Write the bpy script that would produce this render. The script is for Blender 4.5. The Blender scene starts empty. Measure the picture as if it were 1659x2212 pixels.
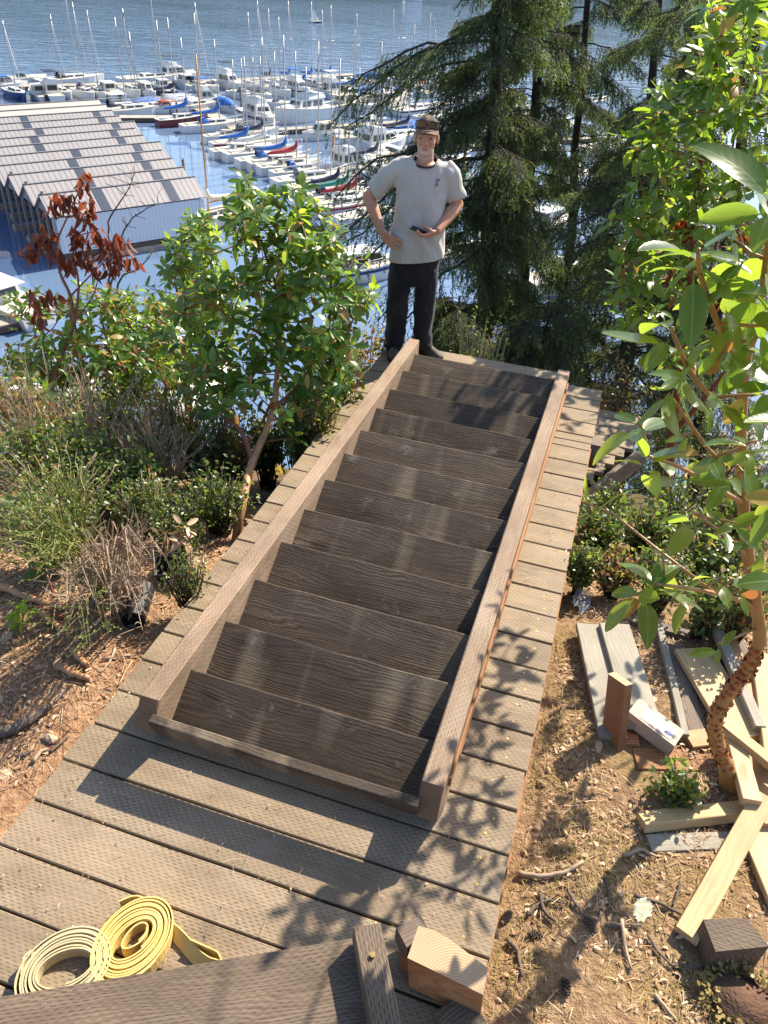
import bpy, math, random
import numpy as np
from mathutils import Vector, Matrix, noise
sc = bpy.context.scene
COL = sc.collection
rad = math.radians
rng = np.random.default_rng(7)
random.seed(7)

# ---------------------------------------------------------------- camera
CZ = 2.689
F_PX, YAW, PITCH, ROLL = 1681.5, rad(15.609), rad(36.151), rad(3.575)
_f = np.array([-math.sin(YAW)*math.cos(PITCH), math.cos(YAW)*math.cos(PITCH), -math.sin(PITCH)])
_r0 = np.array([math.cos(YAW), math.sin(YAW), 0.0]); _u0 = np.cross(_r0, _f)
_r = math.cos(ROLL)*_r0 + math.sin(ROLL)*_u0
_u = -math.sin(ROLL)*_r0 + math.cos(ROLL)*_u0
CAM = np.array([0, 0, CZ])
cam = bpy.data.cameras.new('camera'); camo = bpy.data.objects.new('camera', cam); COL.objects.link(camo)
cam.sensor_fit = 'HORIZONTAL'; cam.sensor_width = 36; cam.lens = 36*F_PX/1659
cam.clip_start = 0.05; cam.clip_end = 6000
M = Matrix.Identity(4)
for i in range(3):
    M[i][0] = _r[i]; M[i][1] = _u[i]; M[i][2] = -_f[i]; M[i][3] = CAM[i]
camo.matrix_world = M
sc.camera = camo

# ---------------------------------------------------------------- sky, sun, exposure
SUN_AZ, SUN_EL = rad(26.5), rad(42)      # azimuth from +Y towards +X
w = bpy.data.worlds.new('World'); sc.world = w; w.use_nodes = True
nt = w.node_tree; bg = nt.nodes['Background']
sky = nt.nodes.new('ShaderNodeTexSky'); sky.sky_type = 'NISHITA'; sky.sun_disc = False
sky.sun_elevation = SUN_EL; sky.sun_rotation = SUN_AZ
sky.air_density = 1.0; sky.dust_density = 1.2; sky.ozone_density = 1.6
nt.links.new(sky.outputs[0], bg.inputs[0]); bg.inputs[1].default_value = 0.115
sl = bpy.data.lights.new('sun', 'SUN'); sl.energy = 5.0; sl.angle = rad(0.53); sl.color = (1.0, 0.885, 0.71)
so = bpy.data.objects.new('sun', sl); COL.objects.link(so)
to_sun = Vector((math.sin(SUN_AZ)*math.cos(SUN_EL), math.cos(SUN_AZ)*math.cos(SUN_EL), math.sin(SUN_EL)))
so.rotation_euler = (-to_sun).to_track_quat('-Z', 'Y').to_euler(); so.location = (8, 12, 20)
sc.view_settings.view_transform = 'Standard'; sc.view_settings.look = 'None'
sc.view_settings.exposure = 1.15; sc.view_settings.gamma = 1.0
sc.render.engine = 'CYCLES'
sc.cycles.max_bounces = 8; sc.cycles.transparent_max_bounces = 8
sc.cycles.diffuse_bounces = 4; sc.cycles.glossy_bounces = 3; sc.cycles.transmission_bounces = 4
sc.cycles.use_denoising = True
sc.cycles.caustics_reflective = False; sc.cycles.caustics_refractive = False

# ---------------------------------------------------------------- helpers
def ray(u, v):
    return _f + _r*(u-829.5)/F_PX - _u*(v-1106)/F_PX
def atz(u, v, z):
    d = ray(u, v); return Vector(CAM + d*((z-CZ)/d[2]))
def aty(u, v, y):
    d = ray(u, v); return Vector(CAM + d*(y/d[1]))
def atd(u, v, dist):
    d = ray(u, v); return Vector(CAM + d/np.linalg.norm(d)*dist)

def tag(o, label=None, cat=None, group=None, kind=None):
    if label: o['label'] = label
    if cat: o['category'] = cat
    if group: o['group'] = group
    if kind: o['kind'] = kind
    return o
def empty(name, loc, rz=0.0, label=None, cat=None, group=None):
    o = bpy.data.objects.new(name, None); o.empty_display_size = 0.1
    o.location = loc; o.rotation_euler = (0, 0, rz); COL.objects.link(o)
    return tag(o, label, cat, group)
def link(name, me, mats=(), parent=None, loc=None, rot=None):
    o = bpy.data.objects.new(name, me); COL.objects.link(o)
    if not isinstance(mats, (list, tuple)): mats = [mats]
    if len(me.materials) == 0:
        for m in mats: me.materials.append(m)
    if parent: o.parent = parent
    if loc is not None: o.location = loc
    if rot is not None: o.rotation_euler = rot
    return o
def mesh_np(name, V, F, smooth=False):
    me = bpy.data.meshes.new(name); V = np.asarray(V, np.float32); F = np.asarray(F, np.int32)
    k = F.shape[1]
    me.vertices.add(len(V)); me.vertices.foreach_set('co', V.ravel())
    me.loops.add(F.size); me.loops.foreach_set('vertex_index', F.ravel())
    me.polygons.add(len(F)); me.polygons.foreach_set('loop_start', np.arange(0, F.size, k, dtype=np.int32))
    me.polygons.foreach_set('loop_total', np.full(len(F), k, np.int32))
    if smooth: me.polygons.foreach_set('use_smooth', np.ones(len(F), bool))
    me.update(calc_edges=True)
    return me
def frame(d, up=(0, 0, 1)):
    d = Vector(d).normalized(); up = Vector(up)
    if abs(d.dot(up)) > 0.98: up = Vector((1, 0, 0)) if abs(d.x) < .9 else Vector((0, 1, 0))
    a = d.cross(up).normalized(); b = a.cross(d).normalized()
    return a, b
class MB:
    def __init__(s): s.v = []; s.f = []; s.m = []
    def add(s, vs, fs, mi=0):
        o = len(s.v); s.v += [tuple(p) for p in vs]
        for f in fs: s.f.append(tuple(i+o for i in f)); s.m.append(mi)
        return s
    def box(s, c, d, rot=None, mi=0, end=None, taper=None):
        hx, hy, hz = d[0]/2, d[1]/2, d[2]/2
        vs = [Vector((x*hx, y*hy, z*hz)) for x in (-1, 1) for y in (-1, 1) for z in (-1, 1)]
        if rot is not None: vs = [rot @ v for v in vs]
        vs = [v+Vector(c) for v in vs]
        fs = [(0, 1, 3, 2), (4, 6, 7, 5), (0, 4, 5, 1), (2, 3, 7, 6), (0, 2, 6, 4), (1, 5, 7, 3)]
        o = len(s.v); s.v += [tuple(p) for p in vs]
        for k, f in enumerate(fs):
            s.f.append(tuple(i+o for i in f)); s.m.append(end if (end is not None and k < 2) else mi)
        return s
    def bbox(s, c, d, b=0.004, rot=None, mi=0, end=None):
        """box with chamfered long edges (length along x), slightly uneven ends"""
        hx, hy, hz = d[0]/2, d[1]/2, d[2]/2
        b = min(b, hy*.6, hz*.6)
        prof = [(-hy+b, -hz), (hy-b, -hz), (hy, -hz+b), (hy, hz-b), (hy-b, hz), (-hy+b, hz), (-hy, hz-b), (-hy, -hz+b)]
        vs = [Vector((x, y, z)) for x in (-hx, hx) for (y, z) in prof]
        if rot is not None: vs = [rot @ v for v in vs]
        vs = [v+Vector(c) for v in vs]
        o = len(s.v); s.v += [tuple(p) for p in vs]
        for k in range(8):
            j = (k+1) % 8; s.f.append((o+k, o+j, o+8+j, o+8+k)); s.m.append(mi)
        e = mi if end is None else end
        s.f.append(tuple(o+k for k in reversed(range(8)))); s.m.append(e)
        s.f.append(tuple(o+8+k for k in range(8))); s.m.append(e)
        return s
    def tube(s, pts, r, n=6, mi=0, cap=True, flat=1.0, up=(0, 0, 1)):
        pts = [Vector(p) for p in pts]; k = len(pts)
        if not hasattr(r, '__len__'): r = [r]*k
        o = len(s.v); a = None
        for i, p in enumerate(pts):
            d = pts[min(i+1, k-1)]-pts[max(i-1, 0)]
            if d.length < 1e-9: d = Vector((0, 0, 1))
            d.normalize()
            if a is None: a, b = frame(d, up)
            else:
                a = (a-d*a.dot(d))
                if a.length < 1e-6: a, b = frame(d, up)
                a.normalize(); b = a.cross(d).normalized()
            for j in range(n):
                t = 2*math.pi*j/n
                s.v.append(tuple(p+a*(math.cos(t)*r[i])+b*(math.sin(t)*r[i]*flat)))
        for i in range(k-1):
            for j in range(n):
                j2 = (j+1) % n
                s.f.append((o+i*n+j, o+i*n+j2, o+(i+1)*n+j2, o+(i+1)*n+j)); s.m.append(mi)
        if cap:
            s.f.append(tuple(o+j for j in reversed(range(n)))); s.m.append(mi)
            s.f.append(tuple(o+(k-1)*n+j for j in range(n))); s.m.append(mi)
        return s
    def loft(s, rings, mi=0, cap=True):
        n = len(rings[0]); o = len(s.v)
        for r in rings: s.v += [tuple(p) for p in r]
        for i in range(len(rings)-1):
            for j in range(n):
                j2 = (j+1) % n
                s.f.append((o+i*n+j, o+i*n+j2, o+(i+1)*n+j2, o+(i+1)*n+j)); s.m.append(mi)
        if cap:
            s.f.append(tuple(o+j for j in reversed(range(n)))); s.m.append(mi)
            q = o+(len(rings)-1)*n; s.f.append(tuple(q+j for j in range(n))); s.m.append(mi)
        return s
    def ell(s, c, r, nu=14, nv=9, rot=None, mi=0):
        rings = []
        for i in range(nv):
            t = math.pi*(i+.02)/(nv-1+.04); ring = []
            for j in range(nu):
                a = 2*math.pi*j/nu
                q = Vector((r[0]*math.sin(t)*math.cos(a), r[1]*math.sin(t)*math.sin(a), -r[2]*math.cos(t)))
                if rot is not None: q = rot @ q
                ring.append(q+Vector(c))
            rings.append(ring)
        return s.loft(rings, mi)
    def prism(s, poly, z0, z1, mi=0, side=None):
        n = len(poly); o = len(s.v)
        s.v += [(p[0], p[1], z0) for p in poly]+[(p[0], p[1], z1) for p in poly]
        s.f.append(tuple(o+n+i for i in range(n))); s.m.append(mi)
        s.f.append(tuple(o+i for i in reversed(range(n)))); s.m.append(mi)
        for i in range(n):
            j = (i+1) % n; s.f.append((o+i, o+j, o+n+j, o+n+i)); s.m.append(mi if side is None else side)
        return s
    def mesh(s, name, smooth=False):
        me = bpy.data.meshes.new(name); me.from_pydata(s.v, [], s.f); me.update()
        if any(s.m): me.polygons.foreach_set('material_index', s.m)
        if smooth: me.polygons.foreach_set('use_smooth', [True]*len(s.f))
        return me
    def build(s, name, mats, parent=None, smooth=False, loc=None, rot=None):
        return link(name, s.mesh(name, smooth), mats, parent, loc, rot)
def remesh(mb, name, vox, it=4, fac=0.5, fn=None):
    o = link('tmp', mb.mesh('tmp'), [])
    m = o.modifiers.new('r', 'REMESH'); m.mode = 'VOXEL'; m.voxel_size = vox
    m2 = o.modifiers.new('s', 'SMOOTH'); m2.iterations = it; m2.factor = fac
    bpy.context.view_layer.update()
    dg = bpy.context.evaluated_depsgraph_get()
    me = bpy.data.meshes.new_from_object(o.evaluated_get(dg), depsgraph=dg); me.name = name
    bpy.data.objects.remove(o)
    if fn:
        k = len(me.vertices); co = np.empty(k*3, np.float32); no = np.empty(k*3, np.float32)
        me.vertices.foreach_get('co', co); me.vertex_normals.foreach_get('vector', no)
        co = co.reshape(-1, 3); no = no.reshape(-1, 3)
        me.vertices.foreach_set('co', np.array([fn(Vector(a), Vector(b)) for a, b in zip(co, no)], np.float32).ravel())
    me.polygons.foreach_set('use_smooth', [True]*len(me.polygons)); me.update()
    return me
def rz(a): return Matrix.Rotation(a, 3, 'Z')
def rx(a): return Matrix.Rotation(a, 3, 'X')
def ry(a): return Matrix.Rotation(a, 3, 'Y')
U = random.uniform
def jit(s): return Vector((U(-s, s), U(-s, s), U(-s, s)))
# ---------------------------------------------------------------- materials
class NT:
    def __init__(s, name):
        s.mat = bpy.data.materials.new(name); s.mat.use_nodes = True; s.t = s.mat.node_tree
        s.b = s.t.nodes['Principled BSDF']; s.out = s.t.nodes['Material Output']
    def n(s, typ, ins=None, **kw):
        nd = s.t.nodes.new('ShaderNode'+typ)
        for k, v in kw.items(): setattr(nd, k, v)
        for k, v in (ins or {}).items(): s.set(nd.inputs[k], v)
        return nd
    def set(s, sock, v):
        if isinstance(v, bpy.types.NodeSocket): s.t.links.new(v, sock)
        elif isinstance(v, bpy.types.Node): s.t.links.new(v.outputs[0], sock)
        else: sock.default_value = v
    def m(s, op, a, b=None, c=None):
        nd = s.n('Math', operation=op); s.set(nd.inputs[0], a)
        if b is not None: s.set(nd.inputs[1], b)
        if c is not None: s.set(nd.inputs[2], c)
        return nd.outputs[0]
    def mix(s, f, a, b, mode='MIX'):
        nd = s.n('Mix', data_type='RGBA', blend_type=mode)
        s.set(nd.inputs[0], f); s.set(nd.inputs[6], col(a)); s.set(nd.inputs[7], col(b)); return nd.outputs[2]
    def ramp(s, f, stops, interp='LINEAR'):
        nd = s.n('ValToRGB'); nd.color_ramp.interpolation = interp; e = nd.color_ramp.elements
        while len(e) < len(stops): e.new(0.5)
        for i, (p, c) in enumerate(stops): e[i].position = p; e[i].color = col(c)
        s.set(nd.inputs[0], f); return nd.outputs[0]
    def noise(s, vec, scale, detail=3, rough=.55, dist=0.0):
        nd = s.n('TexNoise', {'Scale': scale, 'Detail': detail, 'Roughness': rough, 'Distortion': dist})
        if vec is not None: s.set(nd.inputs['Vector'], vec)
        return nd.outputs[0]
    def vmul(s, v, k):
        nd = s.n('VectorMath', operation='MULTIPLY'); s.set(nd.inputs[0], v); nd.inputs[1].default_value = k; return nd.outputs[0]
    def vadd(s, v, k):
        nd = s.n('VectorMath', operation='ADD'); s.set(nd.inputs[0], v); s.set(nd.inputs[1], k); return nd.outputs[0]
    def bump(s, h, strength=.4, dist=.01):
        nd = s.n('Bump', {'Strength': strength, 'Distance': dist, 'Height': h}); s.t.links.new(nd.outputs[0], s.b.inputs['Normal']); return nd
    def p(s, **kw):
        for k, v in kw.items():
            s.set(s.b.inputs[{'color': 'Base Color', 'rough': 'Roughness', 'metal': 'Metallic', 'spec': 'Specular IOR Level', 'ior': 'IOR',
                              'coat': 'Coat Weight', 'alpha': 'Alpha', 'trans': 'Transmission Weight', 'sheen': 'Sheen Weight', 'sss': 'Subsurface Weight'}[k]], col(v) if k == 'color' else v)
        return s.mat
def col(c):
    return (c[0], c[1], c[2], 1.0) if isinstance(c, tuple) and len(c) == 3 else c
def plain(name, c, rough=.5, var=0.12, scale=6.0, metal=0.0, spec=.5, bump=0.0):
    t = NT(name); co = t.n('TexCoord').outputs['Object']
    f = t.noise(co, scale, 4)
    k = t.m('MULTIPLY_ADD', f, 2*var, 1-var)
    c2 = t.mix(1.0, c, t.n('CombineColor', {0: k, 1: k, 2: k}), 'MULTIPLY')
    t.p(color=c2, rough=rough, metal=metal, spec=spec)
    if bump: t.bump(t.noise(co, scale*6, 3), bump, .01)
    return t.mat
def wood(name, c_lo, c_hi, grain=1.0, incise=0.0, stain=None, grey=0.0, rough=.75, bump=.35, bands_w=.3, knots=0.0, var=.22, dash=(.030, .0105)):
    """sawn timber: length runs along local x"""
    t = NT(name); tc = t.n('TexCoord').outputs['Object']; oi = t.n('ObjectInfo').outputs['Random']
    off = t.n('CombineXYZ', {0: t.m('MULTIPLY', oi, 37.0), 1: t.m('MULTIPLY', oi, 11.0), 2: t.m('MULTIPLY', oi, 5.0)})
    v = t.vadd(tc, off)
    warp = t.noise(t.vmul(v, (1.1, 5, 5)), 1.0, 2)
    v2 = t.vadd(v, t.n('CombineXYZ', {0: 0.0, 1: t.m('MULTIPLY', warp, .16), 2: t.m('MULTIPLY', warp, .08)}))
    bands = t.n('TexWave', {'Vector': t.vmul(v2, (.35, 1, 1)), 'Scale': 26.0*grain, 'Distortion': 7.0, 'Detail': 3.0, 'Detail Scale': 1.1, 'Detail Roughness': .6}, wave_type='BANDS', bands_direction='Y').outputs[1]
    fine = t.noise(t.vmul(v2, (3.5, 95, 95)), 1.0, 4, .65)
    big = t.noise(t.vmul(v, (1.6, 5, 5)), 1.0, 3)
    med = t.noise(t.vmul(v2, (1.6, 34, 34)), 1.0, 3, .6)
    bm_ = t.m('MULTIPLY', bands, t.n('MapRange', {0: t.noise(t.vmul(v, (2.2, 6, 6)), 1.0, 2), 1: .35, 2: .65, 3: .25, 4: 1.3}))
    g = t.m('ADD', t.m('MULTIPLY', bm_, bands_w), t.m('ADD', t.m('MULTIPLY', fine, .62*(1-bands_w)), t.m('MULTIPLY', med, .38*(1-bands_w))))
    c = t.mix(t.m('SMOOTH_MAX', t.m('MULTIPLY_ADD', g, 1.5, -.25), 0.0, .1), c_lo, c_hi)
    k = t.m('ADD', t.m('MULTIPLY_ADD', big, .5, .75), t.m('MULTIPLY_ADD', oi, var, -var/2))
    c = t.mix(1.0, c, t.n('CombineColor', {0: k, 1: k, 2: k}), 'MULTIPLY')
    if grey: c = t.mix(t.m('MULTIPLY', t.m('GREATER_THAN', t.noise(t.vmul(v, (2, 7, 7)), 1.0, 5, .7), .55), grey), c, (.33, .29, .235))
    if knots:
        vo = t.n('TexVoronoi', {'Vector': t.vmul(v2, (2.3, 6.5, 6.5)), 'Scale': 1.0, 'Randomness': 1.0}).outputs[0]
        km = t.m('MULTIPLY', t.n('MapRange', {0: vo, 1: .07, 2: .17, 3: 1.0, 4: 0.0}), knots)
        c = t.mix(km, c, (c_lo[0]*.45, c_lo[1]*.36, c_lo[2]*.3))
    sx = t.n('SeparateXYZ', {0: tc})
    h = t.m('MULTIPLY', g, .8)
    dirt = t.noise(t.vmul(v, (1.7, 2.6, 2.6)), 1.0, 7, .68)
    c = t.mix(t.m('MULTIPLY', t.n('MapRange', {0: dirt, 1: .48, 2: .72, 3: 0.0, 4: 1.0}), .6), c, (c_lo[0]*.55, c_lo[1]*.5, c_lo[2]*.45))
    if stain:
        sv = t.n('SeparateXYZ', {0: v})
        q = t.noise(t.n('CombineXYZ', {0: t.m('MULTIPLY', sv.outputs[0], 5.5), 1: t.m('MULTIPLY', sv.outputs[1], .6), 2: oi}), 1.0, 1.5)
        msk = t.m('MULTIPLY', t.n('MapRange', {0: q, 1: .57, 2: .72, 3: 0.0, 4: .85}), t.m('MULTIPLY_ADD', fine, .9, .05))
        c = t.mix(msk, c, stain)
        li = t.noise(t.vmul(v, (7, 7, 7)), 1.0, 6, .75)
        c = t.mix(t.m('MULTIPLY', t.n('MapRange', {0: li, 1: .60, 2: .72, 3: 0.0, 4: 1.0}), .35), c, (.34, .34, .29))
    if incise:
        yz = t.m('ADD', sx.outputs[1], sx.outputs[2])
        row = t.m('FLOOR', t.m('DIVIDE', yz, dash[1]))
        fy = t.m('FRACT', t.m('DIVIDE', yz, dash[1]))
        fx = t.m('FRACT', t.m('ADD', t.m('DIVIDE', sx.outputs[0], dash[0]), t.m('MULTIPLY', row, .382)))
        d = t.m('MULTIPLY', t.m('LESS_THAN', fx, .5), t.m('LESS_THAN', fy, .24))
        d = t.m('MULTIPLY', d, t.m('MULTIPLY_ADD', t.noise(t.vmul(v, (5, 9, 9)), 1.0, 2), 1.6, -.15))
        c = t.mix(t.m('MULTIPLY', d, incise), c, (c_lo[0]*.22, c_lo[1]*.2, c_lo[2]*.18))
        h = t.m('SUBTRACT', h, t.m('MULTIPLY', d, 1.2))
    t.p(color=c, rough=rough, spec=.3); t.bump(h, bump, .004)
    return t.mat
def endgrain(name, c1, c2, scale=55.0):
    t = NT(name); tc = t.n('TexCoord').outputs['Object']
    s = t.n('SeparateXYZ', {0: tc})
    v = t.n('CombineXYZ', {0: t.m('ADD', s.outputs[1], .03), 1: t.m('ADD', s.outputs[2], .07), 2: 0.0})
    wv = t.n('TexWave', {'Vector': v, 'Scale': scale, 'Distortion': 1.2, 'Detail': 2.0}, wave_type='RINGS', rings_direction='Z').outputs[1]
    c = t.mix(t.m('MULTIPLY', wv, t.m('MULTIPLY_ADD', t.noise(tc, 18, 3), 1.2, .2)), c1, c2)
    t.p(color=c, rough=.85, spec=.2); t.bump(wv, .3, .003); return t.mat
def leafmat(name, stops, trans, tmix=.42, rough=.32, vein=False, spec=.5, under=0.0):
    t = NT(name); oi = t.n('ObjectInfo').outputs['Random']; isl = t.n('NewGeometry').outputs['Random Per Island']
    r = t.m('FRACT', t.m('ADD', oi, isl))
    c = t.ramp(r, stops)
    if vein:
        so_ = t.n('SeparateXYZ', {0: t.n('TexCoord').outputs['Object']}); ay = t.m('ABSOLUTE', so_.outputs[1])
        mid = t.m('LESS_THAN', ay, .011); lat = t.m('SINE', t.m('SUBTRACT', t.m('MULTIPLY', so_.outputs[0], 62.0), t.m('MULTIPLY', ay, 55.0)))
        bl = t.noise(t.vadd(t.n('TexCoord').outputs['Object'], t.n('CombineXYZ', {0: t.m('MULTIPLY', oi, 50.0)})), 6.0, 3)
        c = t.mix(t.n('MapRange', {0: bl, 1: .66, 2: .72, 3: 0.0, 4: .55}), c, (.16, .11, .035))
        c = t.mix(t.m('MULTIPLY', t.m('MULTIPLY_ADD', lat, .5, .5), .05), c, (.16, .24, .07)); c = t.mix(t.m('MULTIPLY', mid, .6), c, (.26, .32, .11))
        t.bump(t.m('SUBTRACT', t.m('MULTIPLY', lat, .12), mid), .12, .003)
    bf = t.n('NewGeometry').outputs['Backfacing']
    c2 = t.mix(t.m('MULTIPLY', bf, under), c, (.22, .27, .17))
    t.p(color=c2, rough=rough, spec=spec)
    tr = t.n('BsdfTranslucent'); tcx = t.mix(1.0, t.ramp(r, trans), (1, 1, 1), 'MULTIPLY'); t.set(tr.inputs[0], tcx)
    mx = t.n('MixShader', {0: tmix}); t.t.links.new(t.b.outputs[0], mx.inputs[1]); t.t.links.new(tr.outputs[0], mx.inputs[2])
    t.t.links.new(mx.outputs[0], t.out.inputs[0]); return t.mat

M_deck = wood('deck_board', (.165, .123, .081), (.35, .27, .183), 1.0, 1.0, grey=.15, bump=.25, bands_w=.15)
M_stringer = wood('stringer_wood', (.20, .135, .092), (.37, .27, .188), .8, .8, grey=.2, bump=.3, knots=.4)
M_tread = wood('tread_wood', (.016, .0122, .0095), (.152, .112, .079), .8, .45, stain=(.34, .27, .18), bump=.6, bands_w=.22, knots=.5, var=.6, rough=.85, dash=(.036, .012))
M_tbeam = wood('dark_beam_wood', (.075, .052, .036), (.185, .14, .10), 1.0, .8, bump=.45, dash=(.03, .011))
M_end = endgrain('end_grain_dark', (.11, .065, .04), (.26, .16, .095))
M_end2 = endgrain('end_grain_fresh', (.40, .27, .16), (.56, .41, .26), 40)
M_cedar = wood('cedar_cut', (.26, .12, .055), (.46, .24, .115), 1.0, 0, bump=.2)
M_pine = wood('fresh_pine', (.42, .285, .135), (.58, .42, .235), .55, 0, knots=.6, bump=.12, rough=.6, var=.12)
M_pine2 = wood('pine_orange', (.34, .19, .085), (.48, .30, .15), .6, 0, knots=.6, bump=.12, rough=.6, var=.15)
M_greyb = wood('grey_board', (.25, .225, .18), (.38, .35, .29), .7, 0, grey=.4, bump=.2)
M_brnb = wood('brown_board', (.10, .075, .06), (.22, .17, .135), 1.0, .0, bump=.35)
M_dockw = wood('dock_wood', (.30, .27, .22), (.48, .44, .37), .5, 0, bump=.1)
M_screw = plain('brass_screw', (.40, .28, .11), .35, .2, 200, metal=.8)
M_rust = wood('fascia_wood', (.22, .10, .045), (.42, .22, .10), 1.0, 0, bump=.3)
M_bark_m = plain('madrone_bark', (.20, .062, .032), .45, .5, 9, bump=.25)
M_bark_l = plain('madrone_bark_tan', (.36, .19, .09), .45, .45, 14, bump=.25)
M_bark_y = plain('madrone_bark_olive', (.30, .165, .06), .4, .35, 12, bump=.2)
M_peel = plain('peeling_bark', (.30, .085, .035), .6, .5, 30)
M_bark_f = plain('fir_bark', (.045, .036, .03), .9, .5, 14, bump=.9)
M_bark_g = plain('grey_bark', (.13, .10, .08), .9, .4, 18, bump=.7)
M_twig = plain('dry_twig', (.34, .25, .17), .8, .4, 10)
M_twigd = plain('dark_twig', (.075, .055, .042), .8, .4, 10)
M_leaf = leafmat('madrone_leaf', [(0, (.035, .085, .022)), (.45, (.055, .13, .03)), (.8, (.075, .165, .035)), (1, (.12, .20, .045))],
                 [(0, (.26, .46, .03)), (.6, (.44, .64, .04)), (1, (.62, .72, .08))], .43, .3, under=.35)
M_leafn = leafmat('madrone_leaf_near', [(0, (.03, .08, .028)), (.5, (.05, .115, .032)), (1, (.08, .16, .042))],
                  [(0, (.30, .48, .03)), (.6, (.46, .64, .05)), (1, (.62, .74, .08))], .42, .27, True, under=.35)
M_leafo = leafmat('orange_leaf', [(0, (.20, .09, .04)), (.5, (.30, .17, .05)), (1, (.40, .32, .08))], [(0, (.42, .17, .05)), (1, (.62, .48, .10))], .35, .5)
M_leafd = leafmat('dead_leaf', [(0, (.10, .028, .018)), (.5, (.17, .045, .025)), (1, (.26, .10, .06))], [(0, (.32, .05, .02)), (1, (.50, .14, .05))], .35, .55)
M_litter = leafmat('fallen_leaf_tan', [(0, (.34, .20, .11)), (.4, (.50, .36, .22)), (.8, (.60, .47, .32)), (1, (.36, .17, .10))], [(0, (.4, .25, .12)), (1, (.5, .35, .2))], .15, .6)
M_shrub = leafmat('shrub_leaf', [(0, (.035, .075, .02)), (.5, (.06, .11, .03)), (.85, (.10, .14, .035)), (1, (.20, .13, .045))],
                  [(0, (.20, .34, .04)), (.6, (.34, .48, .06)), (1, (.6, .5, .1))], .4, .35)
M_shruby = leafmat('shrub_leaf_autumn', [(0, (.07, .10, .03)), (.4, (.14, .14, .04)), (.75, (.24, .14, .05)), (1, (.30, .10, .05))],
                   [(0, (.30, .38, .05)), (.6, (.55, .45, .08)), (1, (.65, .30, .08))], .4, .4)
M_broom = leafmat('broom_stem', [(0, (.12, .16, .035)), (.6, (.20, .24, .06)), (1, (.30, .26, .10))], [(0, (.3, .4, .06)), (1, (.45, .45, .1))], .25, .5)
M_fir = leafmat('fir_needle', [(0, (.045, .078, .050)), (.5, (.080, .122, .065)), (1, (.14, .17, .075))], [(0, (.10, .18, .05)), (1, (.32, .40, .08))], .42, .5)
M_firl = leafmat('fir_needle_light', [(0, (.04, .075, .03)), (.5, (.065, .11, .035)), (1, (.11, .15, .05))], [(0, (.12, .2, .04)), (1, (.28, .36, .07))], .3, .5)
M_white = plain('boat_white', (.66, .66, .64), .3, .05, 1.2)
M_cream = plain('boat_cream', (.66, .61, .50), .45, .08, 1.5)
M_tanc = plain('canvas_tan', (.52, .45, .34), .8, .12, 3)
M_navy = plain('canvas_navy', (.018, .028, .07), .7, .2, 3)
M_navyh = plain('hull_navy', (.012, .035, .14), .25, .1, 2)
M_blue = plain('canvas_blue', (.018, .13, .46), .7, .2, 3)
M_red = plain('canvas_red', (.42, .035, .045), .7, .2, 3)
M_maroon = plain('hull_maroon', (.16, .03, .035), .35, .15, 2)
M_orange = plain('kayak_orange', (.75, .12, .03), .4, .1, 2)
M_greyh = plain('hull_grey', (.42, .45, .50), .35, .08, 2)
M_teal = plain('canvas_teal', (.02, .22, .19), .7, .15, 3)
M_black = plain('rubber_black', (.015, .016, .02), .5, .2, 5)
M_win = plain('tinted_window', (.02, .028, .035), .08, .1, 2, spec=.8)
M_alu = plain('mast_aluminium', (.42, .43, .44), .35, .08, 3, metal=.35)
M_varn = plain('mast_varnished', (.46, .24, .07), .35, .15, 4)
M_line = plain('rigging_wire', (.36, .37, .39), .5, .1, 3)
M_piling = plain('piling_wood', (.10, .075, .058), .85, .4, 8, bump=.5)
M_metal = plain('boathouse_frame', (.22, .24, .26), .5, .1, 3)
M_yel = None
# ---------------------------------------------------------------- ground, water, hills
WZ = -17.31
_ps = [-40, -6, 0, 3, 4.2, 6, 9, 28, 36, 60]; _pz = [3.0, .5, -.10, -.15, -.42, -1.35, -3.6, -17.4, -21, -26]
def gbase(x, y):
    s = .966*y - .26*x*np.clip((np.asarray(y)-0)/4, .25, 1)
    return np.interp(s, _ps, _pz)
def ghash(x, y):
    return (noise.noise(Vector((x*.8, y*.8, 3.1)))*.05 + noise.noise(Vector((x*3.1, y*3.1, 1.7)))*.022 + noise.noise(Vector((x*9, y*9, 5.7)))*.009)
def gz(x, y):
    far = min(1.0, max(0.0, (y-4)/6)); under = 0.0
    d = max(-1.70-x, x-.11, 0)
    edge = min(1, d/.25)
    return float(gbase(x, y)) + ghash(x, y)*(1+3*far)*(0.3+.7*edge) + noise.noise(Vector((x*.2, y*.2, 9)))*.7*far - (.05*(1-edge))
def lines(a):
    out = [a[0][0]]
    for lo, hi, st in a:
        n = max(1, round((hi-lo)/st)); out += [lo+(hi-lo)*(i+1)/n for i in range(n)]
    return out
gx = lines([(-900, -200, 175), (-200, -40, 20), (-40, -8, 2), (-8, -4, .25), (-4, 3, .06), (3, 8, .25), (8, 40, 2), (40, 200, 20), (200, 900, 175)])
gy = lines([(-60, -4, 8), (-4, .6, .3), (.6, 4.6, .06), (4.6, 8, .2), (8, 40, 1.2), (40, 100, 20), (100, 1600, 250)])
V = [(x, y, gz(x, y)) for y in gy for x in gx]
nx = len(gx)
F = [(j*nx+i, j*nx+i+1, (j+1)*nx+i+1, (j+1)*nx+i) for j in range(len(gy)-1) for i in range(nx-1)]
t = NT('bank_soil'); P_ = t.n('NewGeometry').outputs['Position']
n1 = t.noise(P_, 2.2, 5, .6); n2 = t.noise(P_, 26, 5, .7); n3 = t.noise(P_, 90, 3, .7); n4 = t.noise(P_, 1.1, 3)
px = t.n('SeparateXYZ', {0: P_})
c = t.ramp(n2, [(.25, (.14, .085, .05)), (.5, (.31, .20, .115)), (.72, (.48, .335, .20))])
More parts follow.
